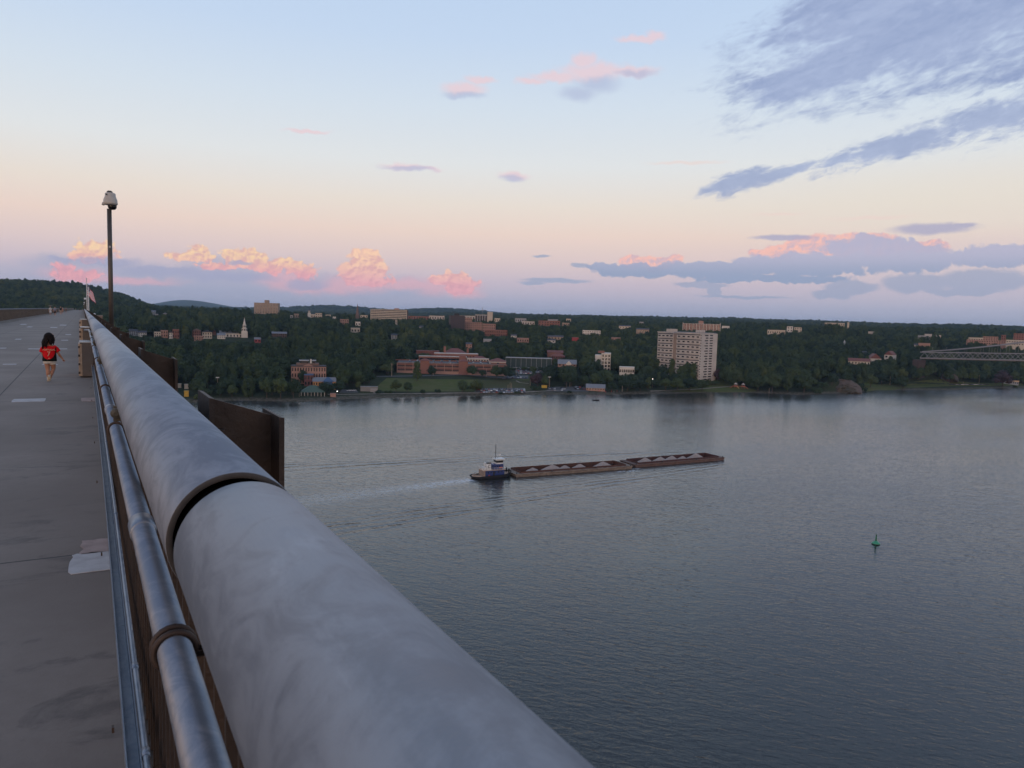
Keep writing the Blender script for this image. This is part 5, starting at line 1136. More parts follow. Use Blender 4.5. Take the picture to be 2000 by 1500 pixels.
m = MB(); nH = len(half); sheer = lambda x: 1.15+1.1*max(0, (x/(L_/2)))**2
vs = []
for (k, zf) in ((.86, 0), (.97, .35), (1.0, 1.0)):
    vs += [(x*k, y*k, -0.6 if zf == 0 else sheer(x)*zf) for x, y in half]
fs = [(a*nH+i, a*nH+(i+1) % nH, (a+1)*nH+(i+1) % nH, (a+1)*nH+i) for a in range(2) for i in range(nH)]
m.add(vs, fs); m.build('hull', MHULL, tg)
MB().add([(x*.975, y*.95, sheer(x)-.35) for x, y in half], [tuple(range(nH))]).build('main_deck', MDECK, tg)
m = MB(); m.tube([(x*1.01, y*1.02, sheer(x)-.05) for x, y in half]+[(half[0][0]*1.01, 0, sheer(half[0][0])-.05)], .17, 8); m.build('fender', MTIRE, tg)
m = MB(); m.tube([(x*.9, y*.8, sheer(x)+.05) for x, y in half if x < -3.5], .16, 8); m.build('stern_rail', MBUFF, tg)
dh = bevel(MB().box(-3.6, 5.2, -2.3, 2.3, .85, 3.35).build('deckhouse', MBLUE, tg), .12)
for x in (-2.6, -1.2, .6, 2.2, 3.8): MB().box(x, x+.5, -2.32, -2.29, 2.3, 2.75).build('porthole', GLASS, dh)
MB().box(-.2, .7, -2.33, -2.28, 1.1, 2.9).build('door', MHULL, dh); MB().box(-2.2, -1.6, -2.45, -2.31, 1.15, 1.6).build('life_ring', MRED, dh)
MB().box(-4.6, 5.6, -2.6, 2.6, 3.36, 3.5).build('upper_deck', MBUFF, tg)
MB().box(-4.55, -3.7, -2.4, 2.4, .9, 3.35).build('aft_bulkhead', mat('dark buff', (.26, .19, .15), .7), tg)  # bulkhead painted a darker tan than the upper deck
uh = bevel(MB().box(.2, 5.0, -1.8, 1.8, 3.51, 5.7).build('upper_house', MBLUE, tg), .1)
for x in (.7, 1.8, 2.9): MB().box(x, x+.6, -1.83, -1.79, 4.6, 5.1).build('window', GLASS, uh)
MB().box(2.9, 4.6, -1.84, -1.8, 4.0, 4.5).build('name_panel', mat('orange panel', (.5, .12, .06), .5), uh)
wh = MB().box(1.9, 4.9, -1.5, 1.5, 5.71, 7.6).build('wheelhouse', MWH, tg)
MB().box(1.88, 4.95, -1.53, 1.53, 6.3, 7.2).build('window_band', GLASS, wh)
MB().box(1.3, 5.6, -2.0, 2.0, 7.61, 7.9).build('wheelhouse_roof', MWH, wh)
m = MB(); m.bar((2.0, 0, 7.9), (2.0, 0, 14.2), .16, .16); m.bar((1.3, 0, 10.5), (2.7, 0, 10.5), .1, .1); m.bar((1.6, 0, 12.4), (2.4, 0, 12.4), .08, .08); m.bar((3.4, .6, 7.9), (3.4, .6, 9.7), .1, .1); m.build('mast', MHULL, tg)
MB().box(2.8, 4.6, .3, .55, 9.0, 9.35).build('radar', MWH, tg)
stk = MB().box(-2.6, -.9, -1.9, -.5, 3.51, 6.2).build('funnel', MWH, tg); MB().box(-2.65, -.85, -1.95, -.45, 6.21, 6.6).build('funnel_cap', MHULL, stk)
MB().box(-2.6, -.9, .5, 1.9, 3.51, 6.2).build('funnel', MWH, tg)
lt = bpy.data.curves.new('letter', 'FONT'); lt.body = 'C'; lt.size = 1.9; lt.extrude = .02; lt.align_x = 'CENTER'; lt.align_y = 'CENTER'
def text_mesh(curve, name, m_, parent, loc, rot):
    o = bpy.data.objects.new('tmp', curve); COL.objects.link(o); bpy.context.view_layer.update()
    me = bpy.data.meshes.new_from_object(o.evaluated_get(bpy.context.evaluated_depsgraph_get())); bpy.data.objects.remove(o)
    me.materials.clear(); me.materials.append(m_); q = link(bpy.data.objects.new(name, me)); q.parent = parent; q.location = loc; q.rotation_euler = rot; return q
text_mesh(lt, 'funnel_letter', MHULL, stk, (-1.75, -1.93, 5.0), (pi/2, 0, 0))
m = MB()
for (a, b) in (((-4.5, -2.5), (5.5, -2.5)), ((-4.5, 2.5), (5.5, 2.5)), ((-4.5, -2.5), (-4.5, 2.5))):
    for z in (4.0, 4.5): m.bar((a[0], a[1], z), (b[0], b[1], z), .05, .05)
    for i in range(9): u = i/8; x, y = a[0]+(b[0]-a[0])*u, a[1]+(b[1]-a[1])*u; m.bar((x, y, 3.5), (x, y, 4.5), .06, .06)
m.build('railing', MWH, tg)
MB().box(-3.9, -2.8, -1.4, 1.4, 3.51, 4.6).build('locker', MWH, tg); MB().tube([(7.9, -1.2, 1.2), (7.9, -1.2, 3.4)], .3, 8).build('push_knee', MTIRE, tg); MB().tube([(7.9, 1.2, 1.2), (7.9, 1.2, 3.4)], .3, 8).build('push_knee', MTIRE, tg)
def weathered(name, c1, c2, c3):
    m = mat(name, c1, .85, nz=.5, c2=c2); t = m.node_tree; b = t.nodes['Principled BSDF']; tcn = t.nodes.new('ShaderNodeTexCoord'); x, y, z = sep(t, tcn.outputs['Object'])
    n1_ = noise(t, vec(t, x*.35, y*.35, z*2.2), 1.0, 6, .7); n2_ = noise(t, vec(t, x*1.3, y*1.3, z*.5), 1.0, 5, .7)
    c = mixc(t, n1_.ss(.42, .58), c1, c2); c = mixc(t, n2_.ss(.55, .68)*.8, c, c3); t.links.new(c, b.inputs['Base Color']); return m
MB1 = weathered('weathered pale barge side', (.21, .165, .13), (.12, .09, .07), (.05, .04, .035)); MB2 = weathered('weathered brown barge side', (.12, .07, .055), (.085, .05, .04), (.18, .13, .11)); MIN1 = weathered('rust red hopper', (.085, .032, .02), (.06, .025, .017), (.035, .016, .012)); MIN2 = weathered('dark maroon hopper', (.07, .022, .018), (.05, .02, .016), (.03, .015, .012)); MSTONE = mat('crushed stone', (.30, .25, .225), .95, nz=.8, c2=(.25, .21, .19), bump=(4, .6, .2))
def barge(label, a, b, wd, side, inner, piles, fb=1.35):
    a = np.array(a); b = np.array(b); L = float(np.linalg.norm(b-a)); d = (b-a)/L; ang = atan2(d[1], d[0])
    r = empty('hopper_barge', ((a[0]+b[0])/2-d[1]*wd/2, (a[1]+b[1])/2+d[0]*wd/2, 0), ang, label, 'barge', 'barges pushed by the tug')
    m = MB(); w2 = wd/2; l2 = L/2
    # hull with raked ends
    v = [(-l2+1.2, -w2, -1), (l2-1.2, -w2, -1), (l2-1.2, w2, -1), (-l2+1.2, w2, -1), (-l2, -w2, fb), (l2, -w2, fb), (l2, w2, fb), (-l2, w2, fb)]
    m.add(v, [(0, 3, 2, 1), (0, 1, 5, 4), (1, 2, 6, 5), (2, 3, 7, 6), (3, 0, 4, 7)])
    iw, il = w2-1.25, l2-3.2; q = [(-l2, -w2), (l2, -w2), (l2, w2), (-l2, w2)]; p = [(-il, -iw), (il, -iw), (il, iw), (-il, iw)]
    m.add([(x, y, fb) for x, y in q]+[(x, y, fb) for x, y in p], [(i, (i+1) % 4, 4+(i+1) % 4, 4+i) for i in range(4)])
    m.build('hull', side, r)
    h = MB(); zc = fb+.7; zf = -.6
    o_ = [(-il-.12, -iw-.12), (il+.12, -iw-.12), (il+.12, iw+.12), (-il-.12, iw+.12)]
    V = [(x, y, fb) for x, y in o_]+[(x, y, zc) for x, y in o_]+[(x, y, zc) for x, y in p]+[(x, y, zf) for x, y in p]
    h.add(V, [(i, (i+1) % 4, 4+(i+1) % 4, 4+i) for i in range(4)]+[(4+i, 4+(i+1) % 4, 8+(i+1) % 4, 8+i) for i in range(4)]+[(8+i, 8+(i+1) % 4, 12+(i+1) % 4, 12+i) for i in range(4)]+[(12, 13, 14, 15)])
    h.build('hopper', inner, r)
    f = MB()
    for s_ in (-1, 1): f.box(-l2+.4, l2-.4, s_*(w2+.001) if s_ > 0 else -w2-.14, s_*(w2+.14) if s_ > 0 else -w2-.001, fb-.5, fb-.15)
    f.build('rubbing_strake', side, r)
    for x in (-l2+1, -l2*.4, l2*.35, l2-1): MB().lathe([(.22, fb), (.22, fb+.5), (.3, fb+.55), (.3, fb+.65)], 8, 0, (x, -w2+.5, 0)).build('bollard', MHULL, r)
    for (u, rad, hh) in piles:
        n, k = 26, 7; cx = -il+2*il*u; vs = []
        for j in range(k+1):
            rr_ = rad*(j/k)
            for i in range(n):
                th = 2*pi*i/n; vs.append((cx+rr_*cos(th), rr_*sin(th)*min(1, iw/rad), zf+.02+(hh-zf*0.3)*(1-(j/k)**1.0*.96)*(1 if j else .97)+(random.uniform(-.14, .14) if 0 < j < k else 0)))
        fs = [(j*n+i, (j+1)*n+i, (j+1)*n+(i+1) % n, j*n+(i+1) % n) for j in range(k) for i in range(n)]
        o = MB().add(vs, fs).build('stone_pile', MSTONE, None, smooth=True); o.matrix_world = Matrix.Translation(r.location) @ Matrix.Rotation(ang, 4, 'Z')
        pl_lab.append((o, label, u, rad))
    return r
pl_lab = []
bw = 12.0
barge('near barge with pale weathered sides and rust red hopper, directly ahead of the tug', onz(1006, 932.5, 0)[:2], onz(1236, 915.5, 0)[:2], bw, MB1, MIN1, [(.155, 5.2, 2.9), (.335, 8.2, 3.6), (.455, 5.6, 2.9), (.60, 5.4, 3.1), (.83, 7.4, 3.5)])
barge('far leading barge with dark brown sides and maroon hopper', onz(1240, 913.5, 0)[:2], onz(1415.5, 898.5, 0)[:2], bw, MB2, MIN2, [(.15, 6.8, 3.5), (.34, 6.4, 3.3), (.48, 5.8, 3.4), (.62, 4.6, 2.8), (.79, 7.6, 3.7)])
nm_ = ['nearest the tug', 'broad, second from the tug', 'small, beside the broad one', 'right of the middle', 'at the front end']
nn_ = ['nearest the tug', 'second from the tug', 'in the middle', 'smallest, right of the middle', 'large, at the front end']
for i, (o, lb, u, rad) in enumerate(pl_lab):
    tag(o, ('pale stone heap in the near barge, '+nm_[i]) if i < 5 else ('pale stone heap in the leading barge, '+nn_[i-5]), 'stone heap', 'heaps of crushed stone in the barges')
# ------------------------------------------------------------------ buoy and small boat
MGR = mat('green buoy paint', (.035, .25, .135), .45, nz=1.5, c2=(.03, .2, .11)); MGR2 = mat('dark green', (.02, .12, .07), .5)
q = onz(1710.5, 1062.5, 0)
by_ = empty('buoy', (q[0], q[1], 0), 0, 'green conical channel buoy floating alone on the water', 'buoy')
MB().lathe([(1.15, -.3), (1.22, .12), (1.2, .2)], 28).build('float_ring', MTIRE, by_, smooth=True)
MB().lathe([(1.25, .2), (1.2, .34), (.42, .98), (.3, 1.06)], 28).build('float', MGR, by_, smooth=False)
m = MB(); m.lathe([(.29, 1.0), (.24, 1.9), (.17, 2.75), (.17, 2.95), (.08, 3.12)], 10); m.build('tower', MGR2, by_)
m = MB(); m.box(-.36, .36, -.03, .03, 1.5, 2.4); m.build('number_plate', MGR, by_)
q = onz(1163.5, 782.5, 0)
sbt = empty('motorboat', (q[0], q[1], 0), radians(-20), 'small dark motorboat near the far shore with two passengers', 'motorboat')
v = [(-2.6, -1, -.2), (1.6, -.9, -.2), (3.0, 0, -.1), (1.6, .9, -.2), (-2.6, 1, -.2), (-2.7, -1.15, .75), (1.7, -1.1, .85), (3.6, 0, 1.0), (1.7, 1.1, .85), (-2.7, 1.15, .75)]
MB().add(v, [(0, 1, 6, 5), (1, 2, 7, 6), (2, 3, 8, 7), (3, 4, 9, 8), (4, 0, 5, 9), (5, 6, 7, 8, 9), (4, 3, 2, 1, 0)]).build('hull', MHULL, sbt)
MB().box(.2, .5, -.7, .7, .9, 1.6).build('windscreen', GLASS, sbt); MB().box(-3.0, -2.6, -.25, .25, .3, 1.3).build('outboard_motor', MHULL, sbt)
# ------------------------------------------------------------------ cars
cc = {'white': (.62, .63, .65), 'silver': (.34, .36, .39), 'dark blue': (.04, .06, .12), 'black': (.018, .018, .022), 'red': (.25, .03, .03), 'grey': (.14, .15, .17)}
CM = {}
def car_mesh(col):
    if col in CM: return CM[col]
    m = MB(); b = [(-2.25, .35), (-2.2, .85), (-1.5, .98), (1.15, .95), (2.1, .75), (2.25, .38)]
    vs = [(x, -.88, z) for x, z in b]+[(x, .88, z) for x, z in b]; n = len(b)
    m.add(vs, [tuple(range(n)), tuple(range(2*n-1, n-1, -1))]+[(i, i+n, (i+1) % n+n, (i+1) % n) for i in range(n)])
    cb = [(-1.55, .97), (-1.0, 1.42), (.35, 1.44), (1.2, .95)]; vs = [(x, -.80 if i in (0, 3) else -.66, z) for i, (x, z) in enumerate(cb)]+[(x, .80 if i in (0, 3) else .66, z) for i, (x, z) in enumerate(cb)]
    m.add(vs, [(0, 1, 2, 3), (7, 6, 5, 4), (0, 4, 5, 1), (2, 6, 7, 3)], 1)
    m.add([(-1.0, -.66, 1.441), (.35, -.66, 1.461), (.35, .66, 1.461), (-1.0, .66, 1.441)], [(0, 1, 2, 3)])
    for x in (-1.35, 1.4):
        for y in (-.8, .8): m.lathe([(.33, -.1), (.33, .1)], 10, 2, (x, y, .33), 'y')
    CM[col] = m.mesh('parked_car', [mat('car paint '+col, cc[col], .25, .2, nz=2), GLASS, MTIRE]); return CM[col]
def car(x, y, z, rz, lot, group, col=None):
    col = col or random.choice(['white', 'white', 'silver', 'silver', 'silver', 'grey', 'black', 'black', 'dark blue', 'red'])
    o = link(bpy.data.objects.new('parked_car', car_mesh(col))); o.location = (x, y, z); o.rotation_euler = (0, 0, rz); tag(o, f'{col} car parked {lot}', 'car', group); return o
def lot_rows(x0, x1, ys, n, lot, group, rz=None, off=.25, skip=.12):
    for y in ys:
        for i in range(n):
            if random.random() < skip: continue
            px = x0+(x1-x0)*(i+.5)/n+random.uniform(-.4, .4); P_, R = hit(px, y); car(P_[0], P_[1], P_[2]+off, (-radians(26)+pi/2+random.choice((0, pi))+random.uniform(-.05, .05)) if rz is None else rz+random.uniform(-.1, .1), lot, group)
lot_rows(933, 1026, (767.6, 764.6, 762.2), 19, 'in the waterfront car park below the lawn', 'cars in the waterfront car park', off=.24)
lot_rows(1010, 1058, (730.5, 728, 725.6, 723.4, 721.4), 10, 'in the upper car park by the station', 'cars in the upper station car park', off=.24)
lot_rows(988, 1030, (739.5, 736.8), 8, 'on the slip road below the upper car park', 'cars on the slip road', off=.24, skip=.4)
lot_rows(1066, 1104, (763.5, 760), 8, 'at the lower car park before the restaurant', 'cars in the lower car park', off=.26, skip=.4)
lot_rows(1122, 1146, (761, 757.5), 6, 'beside the riverside restaurant', 'cars by the restaurant', off=.26, skip=.3)
for (px, py, lab) in ((682, 764.6, 'beside the green pavilion, left of two'), (691, 764.3, 'beside the green pavilion, right of two')):
    P_, R = hit(px, py); car(P_[0], P_[1], P_[2]+.24, .3, lab, 'cars by the green pavilion', 'white')
for px in range(1858, 1932, 5):
    P_, R = hit(px, 752.5); car(P_[0], P_[1], P_[2]+.3, -radians(60), 'on the grass shore below the suspension bridge', 'cars on the right shore')
P_, R = hit(1101, 761.5); car(P_[0], P_[1], P_[2]+.25, .2, 'alone on the road near the water edge', None, 'white')
pd_, w, h, d = PDECK
for row, yy in enumerate((5, 10.5, 18, 23.5, 31, 36.5)):
    for i in range(12 if row else 9):
        if random.random() < .12: continue
        lx = -w/2+8+(w-12)*(i+.5)/12+random.uniform(-.5, .5); a_ = pd_.rotation_euler.z
        if abs(lx-(-w/2+w*.25)) < 6 and yy < 8 or abs(lx-(-w/2+w*.6)) < 6 and yy < 8: continue
        car(pd_.location.x+lx*cos(a_)-yy*sin(a_), pd_.location.y+lx*sin(a_)+yy*cos(a_), pd_.location.z+h+.52, a_+pi/2+random.choice((0, pi)), 'on the roof of the brick parking deck', 'cars on the parking deck roof')
# ------------------------------------------------------------------ poles, masts, playground, rocks, docks
MPL = mat('pale timber pole', (.33, .25, .19), .8, nz=1)
def spole(px, yt, yb, label, r=.22, head=None, nm='light_pole', cat='light pole', grp='tall poles along the far shore', R=None):
    P_, R0 = hit(px, yb); R = R or R0; P_ = at(px, yb, R); zt = at(px, yt, R)[2]; zg = min(P_[2], float(T(P_[0], P_[1])))
    o = MB().tube([(0, 0, -.5), (0, 0, zt-zg)], [r, r*.7], 8).build(nm, MPL, None, (P_[0], P_[1], zg)); h = zt-zg
    a = -atan2(P_[0], P_[1]); o.rotation_euler = (0, 0, a)
    if head == 'flood': MB().box(-1.3, 1.3, -.3, .3, h+.01, h+.6).build('floodlight', MWH, o)
    if head == 'cross': MB().box(-1.3, 1.3, -.12, .12, h-1.2, h-.9).build('cross_arm', MPL, o)
    if head == 'arm': MB().bar((0, 0, h), (2.2, 0, h+.4), .15, .15).build('arm', GREY, o)
    if head == 'lit': MB().sphere((0, 0, h+.35), .38, 6).build('lamp_head', MLAMP, o)
    return tag(o, label, cat, grp)
for a in (('425', 738, 765, 'double headed floodlight pole rising from the trees at the left shore', .22, 'flood'), (765, 709, 735.5, 'timber power pole at the left end of the parking deck', .28, 'cross'), (846, 713, 734, 'timber power pole in front of the middle of the parking deck', .26, None), (950, 719, 736.5, 'timber power pole before the right end of the parking deck', .24, None), (1008, 718, 735, 'slim pole between the stair house and the upper car park', .18, None),
          (1072.5, 737, 759, 'floodlight pole beside the yellow box in the lower car park', .22, 'flood'), (1113, 731, 755, 'floodlight pole in front of the dark clump right of the lower car park', .22, 'flood'), (1035.5, 741, 753, 'short timber pole on the grass right of the waterfront cars', .2, None), (1738, 735, 752.5, 'pale pole on the right grass strip, left one of two', .22, None), (1747, 733, 750, 'pale pole on the right grass strip, right one of two', .22, None),
          (1215, 753, 765, 'white post at the water right of the restaurant', .25, None), (1881, 745, 753, 'pale pole among the cars on the right shore', .18, None), (1912, 732, 750, 'slim pole behind the cars on the right shore', .16, None), (684, 736, 746, 'pale pole right of the orange hall, upper one', .22, None), (657.5, 722, 735, 'lamp with a lit white head above the orange hall', .12, 'lit'), (658.5, 765, 772, 'short lit lamp beside the bulkhead', .1, 'lit'), (584.5, 764, 775, 'lit lamp left of the green pavilion', .1, 'lit'),
          (1502, 758, 768, 'white marker post at the shore right of the playground', .2, None), (1920, 727, 742, 'slim pole in trees below the suspension bridge', .16, None), (1274, 741, 757, 'yellowish lamp pole left of the park trees', .12, 'lit'), (832, 673, 688, 'hooked street lamp above the left station canopy', .12, 'arm'), (628, 668, 682, 'street lamp in the trees above the brick factory', .12, 'arm'), (1172, 700, 708, 'short pole left of the white office', .1, None)):
    spole(float(a[0]), *a[1:])
for i, (px, yt) in enumerate(((992, 751), (996, 746.5), (999, 748))): spole(px, yt, 762, ('left', 'tallest middle', 'right')[i]+' of the three close masts at the waterfront cars', .2, None, 'mast', 'mast', 'three masts by the waterfront car park')
P_, R = hit(1063, 758.5); MY = mat('yellow plastic', (.5, .33, .03), .5)
o = bevel(MB().box(-2.6, 2.6, -1.2, 1.2, 0, 2.6).build('yellow_kiosk', MY, None, (P_[0], P_[1], P_[2]+.2)), .1); o.rotation_euler = (0, 0, -.55); MB().box(-2.8, 2.8, -1.4, 1.4, 2.61, 2.8).build('roof', mat('dark yellow', (.35, .22, .03), .6), o); tag(o, 'yellow kiosk in the lower car park beside the floodlight pole', 'kiosk')
# playground
MOR = mat('orange red play paint', (.42, .12, .07), .6, nz=.5); P_, R = hit(1443, 759)
pg = empty('playground_frame', (P_[0], P_[1], P_[2]), -radians(47), 'orange red playground structure with sloping ramps on the grass right of the park', 'playground')
for (x0, x1) in ((-9, -3.5), (3.5, -3.5), (3.5, 9)):
    pass
m = MB(); m.bar((-9, 0, .2), (-4.5, 0, 3.2), 1.6, .4); m.build('ramp', MOR, pg); m = MB(); m.bar((9, 0, .2), (5.5, 0, 3.0), 1.6, .4); m.build('ramp', MOR, pg); m = MB(); m.bar((.2, -1.5, .2), (-2, -.5, 2.6), 1.1, .3); m.build('slide', mat('yellow slide', (.5, .36, .12), .4), pg)
for x in (-3.2, 4.2):
    t_ = MB().box(x-1.5, x+1.5, -1.5, 1.5, 2.1, 3.0).build('tower', MOR, pg); MB().lathe([(2.0, 4.4), (.1, 6.0)], 6, 0, (x, 0, 0)).build('tower_roof', PALE, t_)
    for a in (-1.3, 1.3):
        for b_ in (-1.3, 1.3): MB().box(x+a-.12, x+a+.12, b_-.12, b_+.12, -.2, 4.4).build('leg', MOR, pg)
m = MB(); m.bar((-1.7, 0, 2.5), (2.7, 0, 2.5), 1.2, .3); m.build('bridge', MOR, pg)
# rocks
MROCK = mat('brown rock', (.10, .066, .05), .95, nz=.06, c2=(.05, .042, .024), bump=(.5, .9, .8))
def rock(label, px0, px1, yt, yb, R, m_=MROCK, dep=26):
    n, k = 46, 12; vs = []
    for j in range(k+1):
        for i in range(n+1):
            u = i/n; v = j/k; px = px0+(px1-px0)*u; prof = sin(pi*min(1, max(0, u)))**.45
            base = at(px, yb, R); top_ = at(px, yb-(yb-yt)*prof, R)[2]; zz = base[2]-2+(top_-base[2]+2)*(v**.8)
            back_ = dep*(v**2.6)*.8+noise2(u*9, v*5)*4.5+noise2(u*23, v*14)*1.8; d_ = unit(base[:2]); vs.append((base[0]+d_[0]*back_, base[1]+d_[1]*back_, zz+noise2(u*14+5, v*9)*.9*(v > 0)))
    fs = [(j*(n+1)+i, j*(n+1)+i+1, (j+1)*(n+1)+i+1, (j+1)*(n+1)+i) for j in range(k) for i in range(n)]
    return tag(MB().add(vs, fs).build('rock_bluff', m_), label, 'rock')
_g = np.random.default_rng(3).uniform(-1, 1, (64, 64))
def noise2(x, y):
    xi, yi = int(math.floor(x)), int(math.floor(y)); fx, fy = x-xi, y-yi; fx = fx*fx*(3-2*fx); fy = fy*fy*(3-2*fy); g = lambda a, b: _g[a % 64, b % 64]
    return (g(xi, yi)*(1-fx)+g(xi+1, yi)*fx)*(1-fy)+(g(xi, yi+1)*(1-fx)+g(xi+1, yi+1)*fx)*fy
rock('brown rock bluff rising straight from the water on the right shore', 1598, 1684, 741, 769.5, hit(1640, 767)[1]+3)
rock('reddish brown rock face half hidden in trees under the suspension bridge', 1812, 1872, 713, 744, hit(1840, 746)[1]+10, mat('reddish rock', (.085, .05, .04), .95, nz=.08, c2=(.04, .036, .022)))
q = onz(1552, 768, 0)
dk = empty('fishing_pier', (q[0], q[1], 0), -radians(38), 'dark low wooden pier reaching from the shore left of the rock bluff', 'pier')
MB().box(-16, 10, -1.4, 1.4, 1.5, 1.9).build('planks', MBARK, dk)
for x in range(-15, 11, 4): MB().tube([(x, -1.2, -1), (x, -1.2, 2.3)], .2, 6).build('pile', MBARK, dk)
# bushes and rough green along the water line
rp = MB()
for px in range(376, 2010, 3):
    P_, R = hit(px, 400) if False else (None, None); a_ = azel(px, 700)[0]; r0 = float(np.interp(a_, _sa, _sr))
    for k in range(2):
        rr2 = r0+random.uniform(-1.0, 4); x, y = sin(radians(a_+random.uniform(-.08, .08)))*rr2, cos(radians(a_))*rr2; s_ = random.uniform(.25, .8)
        z = float(T(x, y)); rp.add([(x-s_, y-s_*.6, z-.4), (x+s_, y-s_*.7, z-.4), (x+s_*.9, y+s_, z-.4), (x-s_, y+s_, z-.4), (x-s_*.3, y, z+s_*.7), (x+s_*.4, y+.2*s_, z+s_*.6)], [(0, 1, 5, 4), (1, 2, 5), (2, 3, 4, 5), (3, 0, 4)])
o = rp.build('shore_stones', mat('shore stone', (.095, .085, .07), .9, nz=.3)); tag(o, 'loose grey brown stones along the far water line', 'stones', None, 'stuff')
# ------------------------------------------------------------------ people
SKIN = mat('skin', (.36, .17, .10), .6, nz=6, c2=(.32, .15, .09)); SKIN2 = mat('light skin', (.5, .28, .2), .6); HAIR = mat('black hair', (.006, .004, .004), .7, nz=20, c2=(.012, .007, .006), bump=(60, .8), spec=.15)
def shirt_mat():
    m = mat('jersey', (.56, .008, .012), .8, nz=14, c2=(.46, .006, .01), spec=.15); t = m.node_tree; b = t.nodes['Principled BSDF']; tcn = t.nodes.new('ShaderNodeTexCoord'); x, y, z = sep(t, tcn.outputs['Object'])
    xx = x.abs()
    side = ((((x+.014)*(1/.126))*((x+.014)*(1/.126)))+(((z-.66)*(1/.185)).min(0.0).pw(2.0))).pw(.5)    # rounded red panel on a black ground
    low = side.gt(1.0)*z.lt(.735)*xx.lt(.138)
    c = mixc(t, low, b.inputs['Base Color'].links[0].from_socket, (.006, .008, .007)); t.links.new(c, b.inputs['Base Color']); return m
def limb(m, pts, rad, n=12, ry=None): return m.tube(pts, rad, n, 0, True, ry)
def remesh(o, vx, sm_=6):
    r = o.modifiers.new('merge', 'REMESH'); r.mode = 'VOXEL'; r.voxel_size = vx; r.use_smooth_shade = True
    s = o.modifiers.new('soften', 'SMOOTH'); s.iterations = sm_; s.factor = .5
cpos = onz(98, 744, DZ); ch = empty('person', (cpos[0], cpos[1], DZ), radians(-4), 'small child with long dark curly hair in red football jersey walking away barefoot armed free', 'person')
ch['label'] = 'small child with long dark hair in a red number 7 jersey, walking away'
# local frame: x right, y away from the camera, z up; the child is about 1.06 m tall, seen from behind, weight on the left foot
m = MB()
limb(m, [(0, 0, .40), (0, 0, .46), (0, .0, .56), (0, 0, .68), (0, 0, .76), (0, 0, .80)], [.085, .105, .098, .108, .10, .05], 16, [.07, .08, .075, .075, .065, .045])       # trunk
limb(m, [(0, 0, .78), (.005, .01, .86)], [.038, .036], 12)                                                                                                              # neck
m.sphere((.012, .015, .945), .088, 12, 0, .105)
m.sphere((.045, .05, .915), .05, 8); limb(m, [(.082, .075, .925), (.105, .09, .915)], [.014, .010], 8); limb(m, [(.075, .075, .885), (.09, .09, .88)], [.018, .012], 8)      # cheek, nose, chin turned to the right
m.sphere((.078, -.012, .935), .02, 6)                                                                                                                                    # ear
limb(m, [(-.048, 0, .46), (-.048, .0, .40), (-.040, -.004, .27), (-.035, -.012, .24), (-.032, -.02, .17), (-.028, -.006, .07), (-.028, 0, .045)], [.062, .058, .043, .038, .042, .026, .026], 12)   # standing leg
limb(m, [(.05, 0, .46), (.055, .02, .40), (.062, .05, .28), (.058, .052, .25), (.03, .02, .17), (.008, .0, .09), (.0, .02, .06)], [.062, .058, .043, .038, .040, .026, .026], 12)        # swinging leg
limb(m, [(.098, 0, .745), (.138, -.005, .68), (.158, -.005, .62), (.185, .01, .565), (.225, .035, .50), (.236, .042, .482)], [.038, .032, .027, .026, .018, .017], 12)        # right arm held out
limb(m, [(.232, .04, .488), (.248, .05, .462), (.256, .056, .445)], [.018, .024, .018], 10, [.014, .014, .012])
for (dx_, dz_, L2) in ((-.012, -.004, .030), (-.002, 0, .036), (.008, .001, .034), (.016, .004, .027)):
    limb(m, [(.254+dx_, .056, .45+dz_), (.262+dx_*1.3, .060, .45+dz_-L2*.6), (.264+dx_*1.3, .054, .45+dz_-L2)], [.0075, .007, .005], 6)
limb(m, [(.240, .036, .462), (.236, .026, .447), (.24, .022, .436)], [.009, .008, .006], 6)
limb(m, [(-.098, 0, .745), (-.125, .01, .68), (-.128, .02, .60), (-.115, .06, .53), (-.10, .10, .47)], [.038, .032, .027, .022, .017], 12)                                     # left arm in front
limb(m, [(-.10, .10, .47), (-.095, .12, .44)], [.02, .018], 8, [.014, .012])
for dx_ in (-.012, -.003, .006, .014): limb(m, [(-.095+dx_, .12, .44), (-.092+dx_, .128, .41)], [.007, .005], 6)
limb(m, [(-.082, .108, .452), (-.072, .112, .436)], [.008, .006], 6)
body = m.build('body', SKIN, ch); remesh(body, .0075, 4)
m = MB()
limb(m, [(0, 0, .432), (0, 0, .47), (0, 0, .56), (0, 0, .66), (0, 0, .735), (0, 0, .782)], [.138, .136, .128, .126, .122, .055], 24, [.105, .104, .097, .092, .084, .05])
limb(m, [(.07, 0, .745), (.125, -.003, .70), (.165, -.003, .635)], [.05, .052, .056], 16); limb(m, [(-.07, 0, .745), (-.12, .006, .70), (-.142, .015, .625)], [.05, .05, .053], 16)
jersey = m.build('jersey', shirt_mat(), ch); remesh(jersey, .0075, 5)
m = MB(); limb(m, [(0, 0, .40), (0, 0, .44)], [.118, .11], 20, [.094, .09]); limb(m, [(-.05, 0, .43), (-.052, .0, .375)], [.068, .074], 16); limb(m, [(.055, .004, .43), (.06, .018, .372)], [.068, .074], 16)
sh_ = m.build('shorts', mat('white shorts', (.55, .5, .44), .8), ch); remesh(sh_, .008, 3)
m = MB(); m.sphere((-.004, -.012, .958), .090, 12, 0, .098)
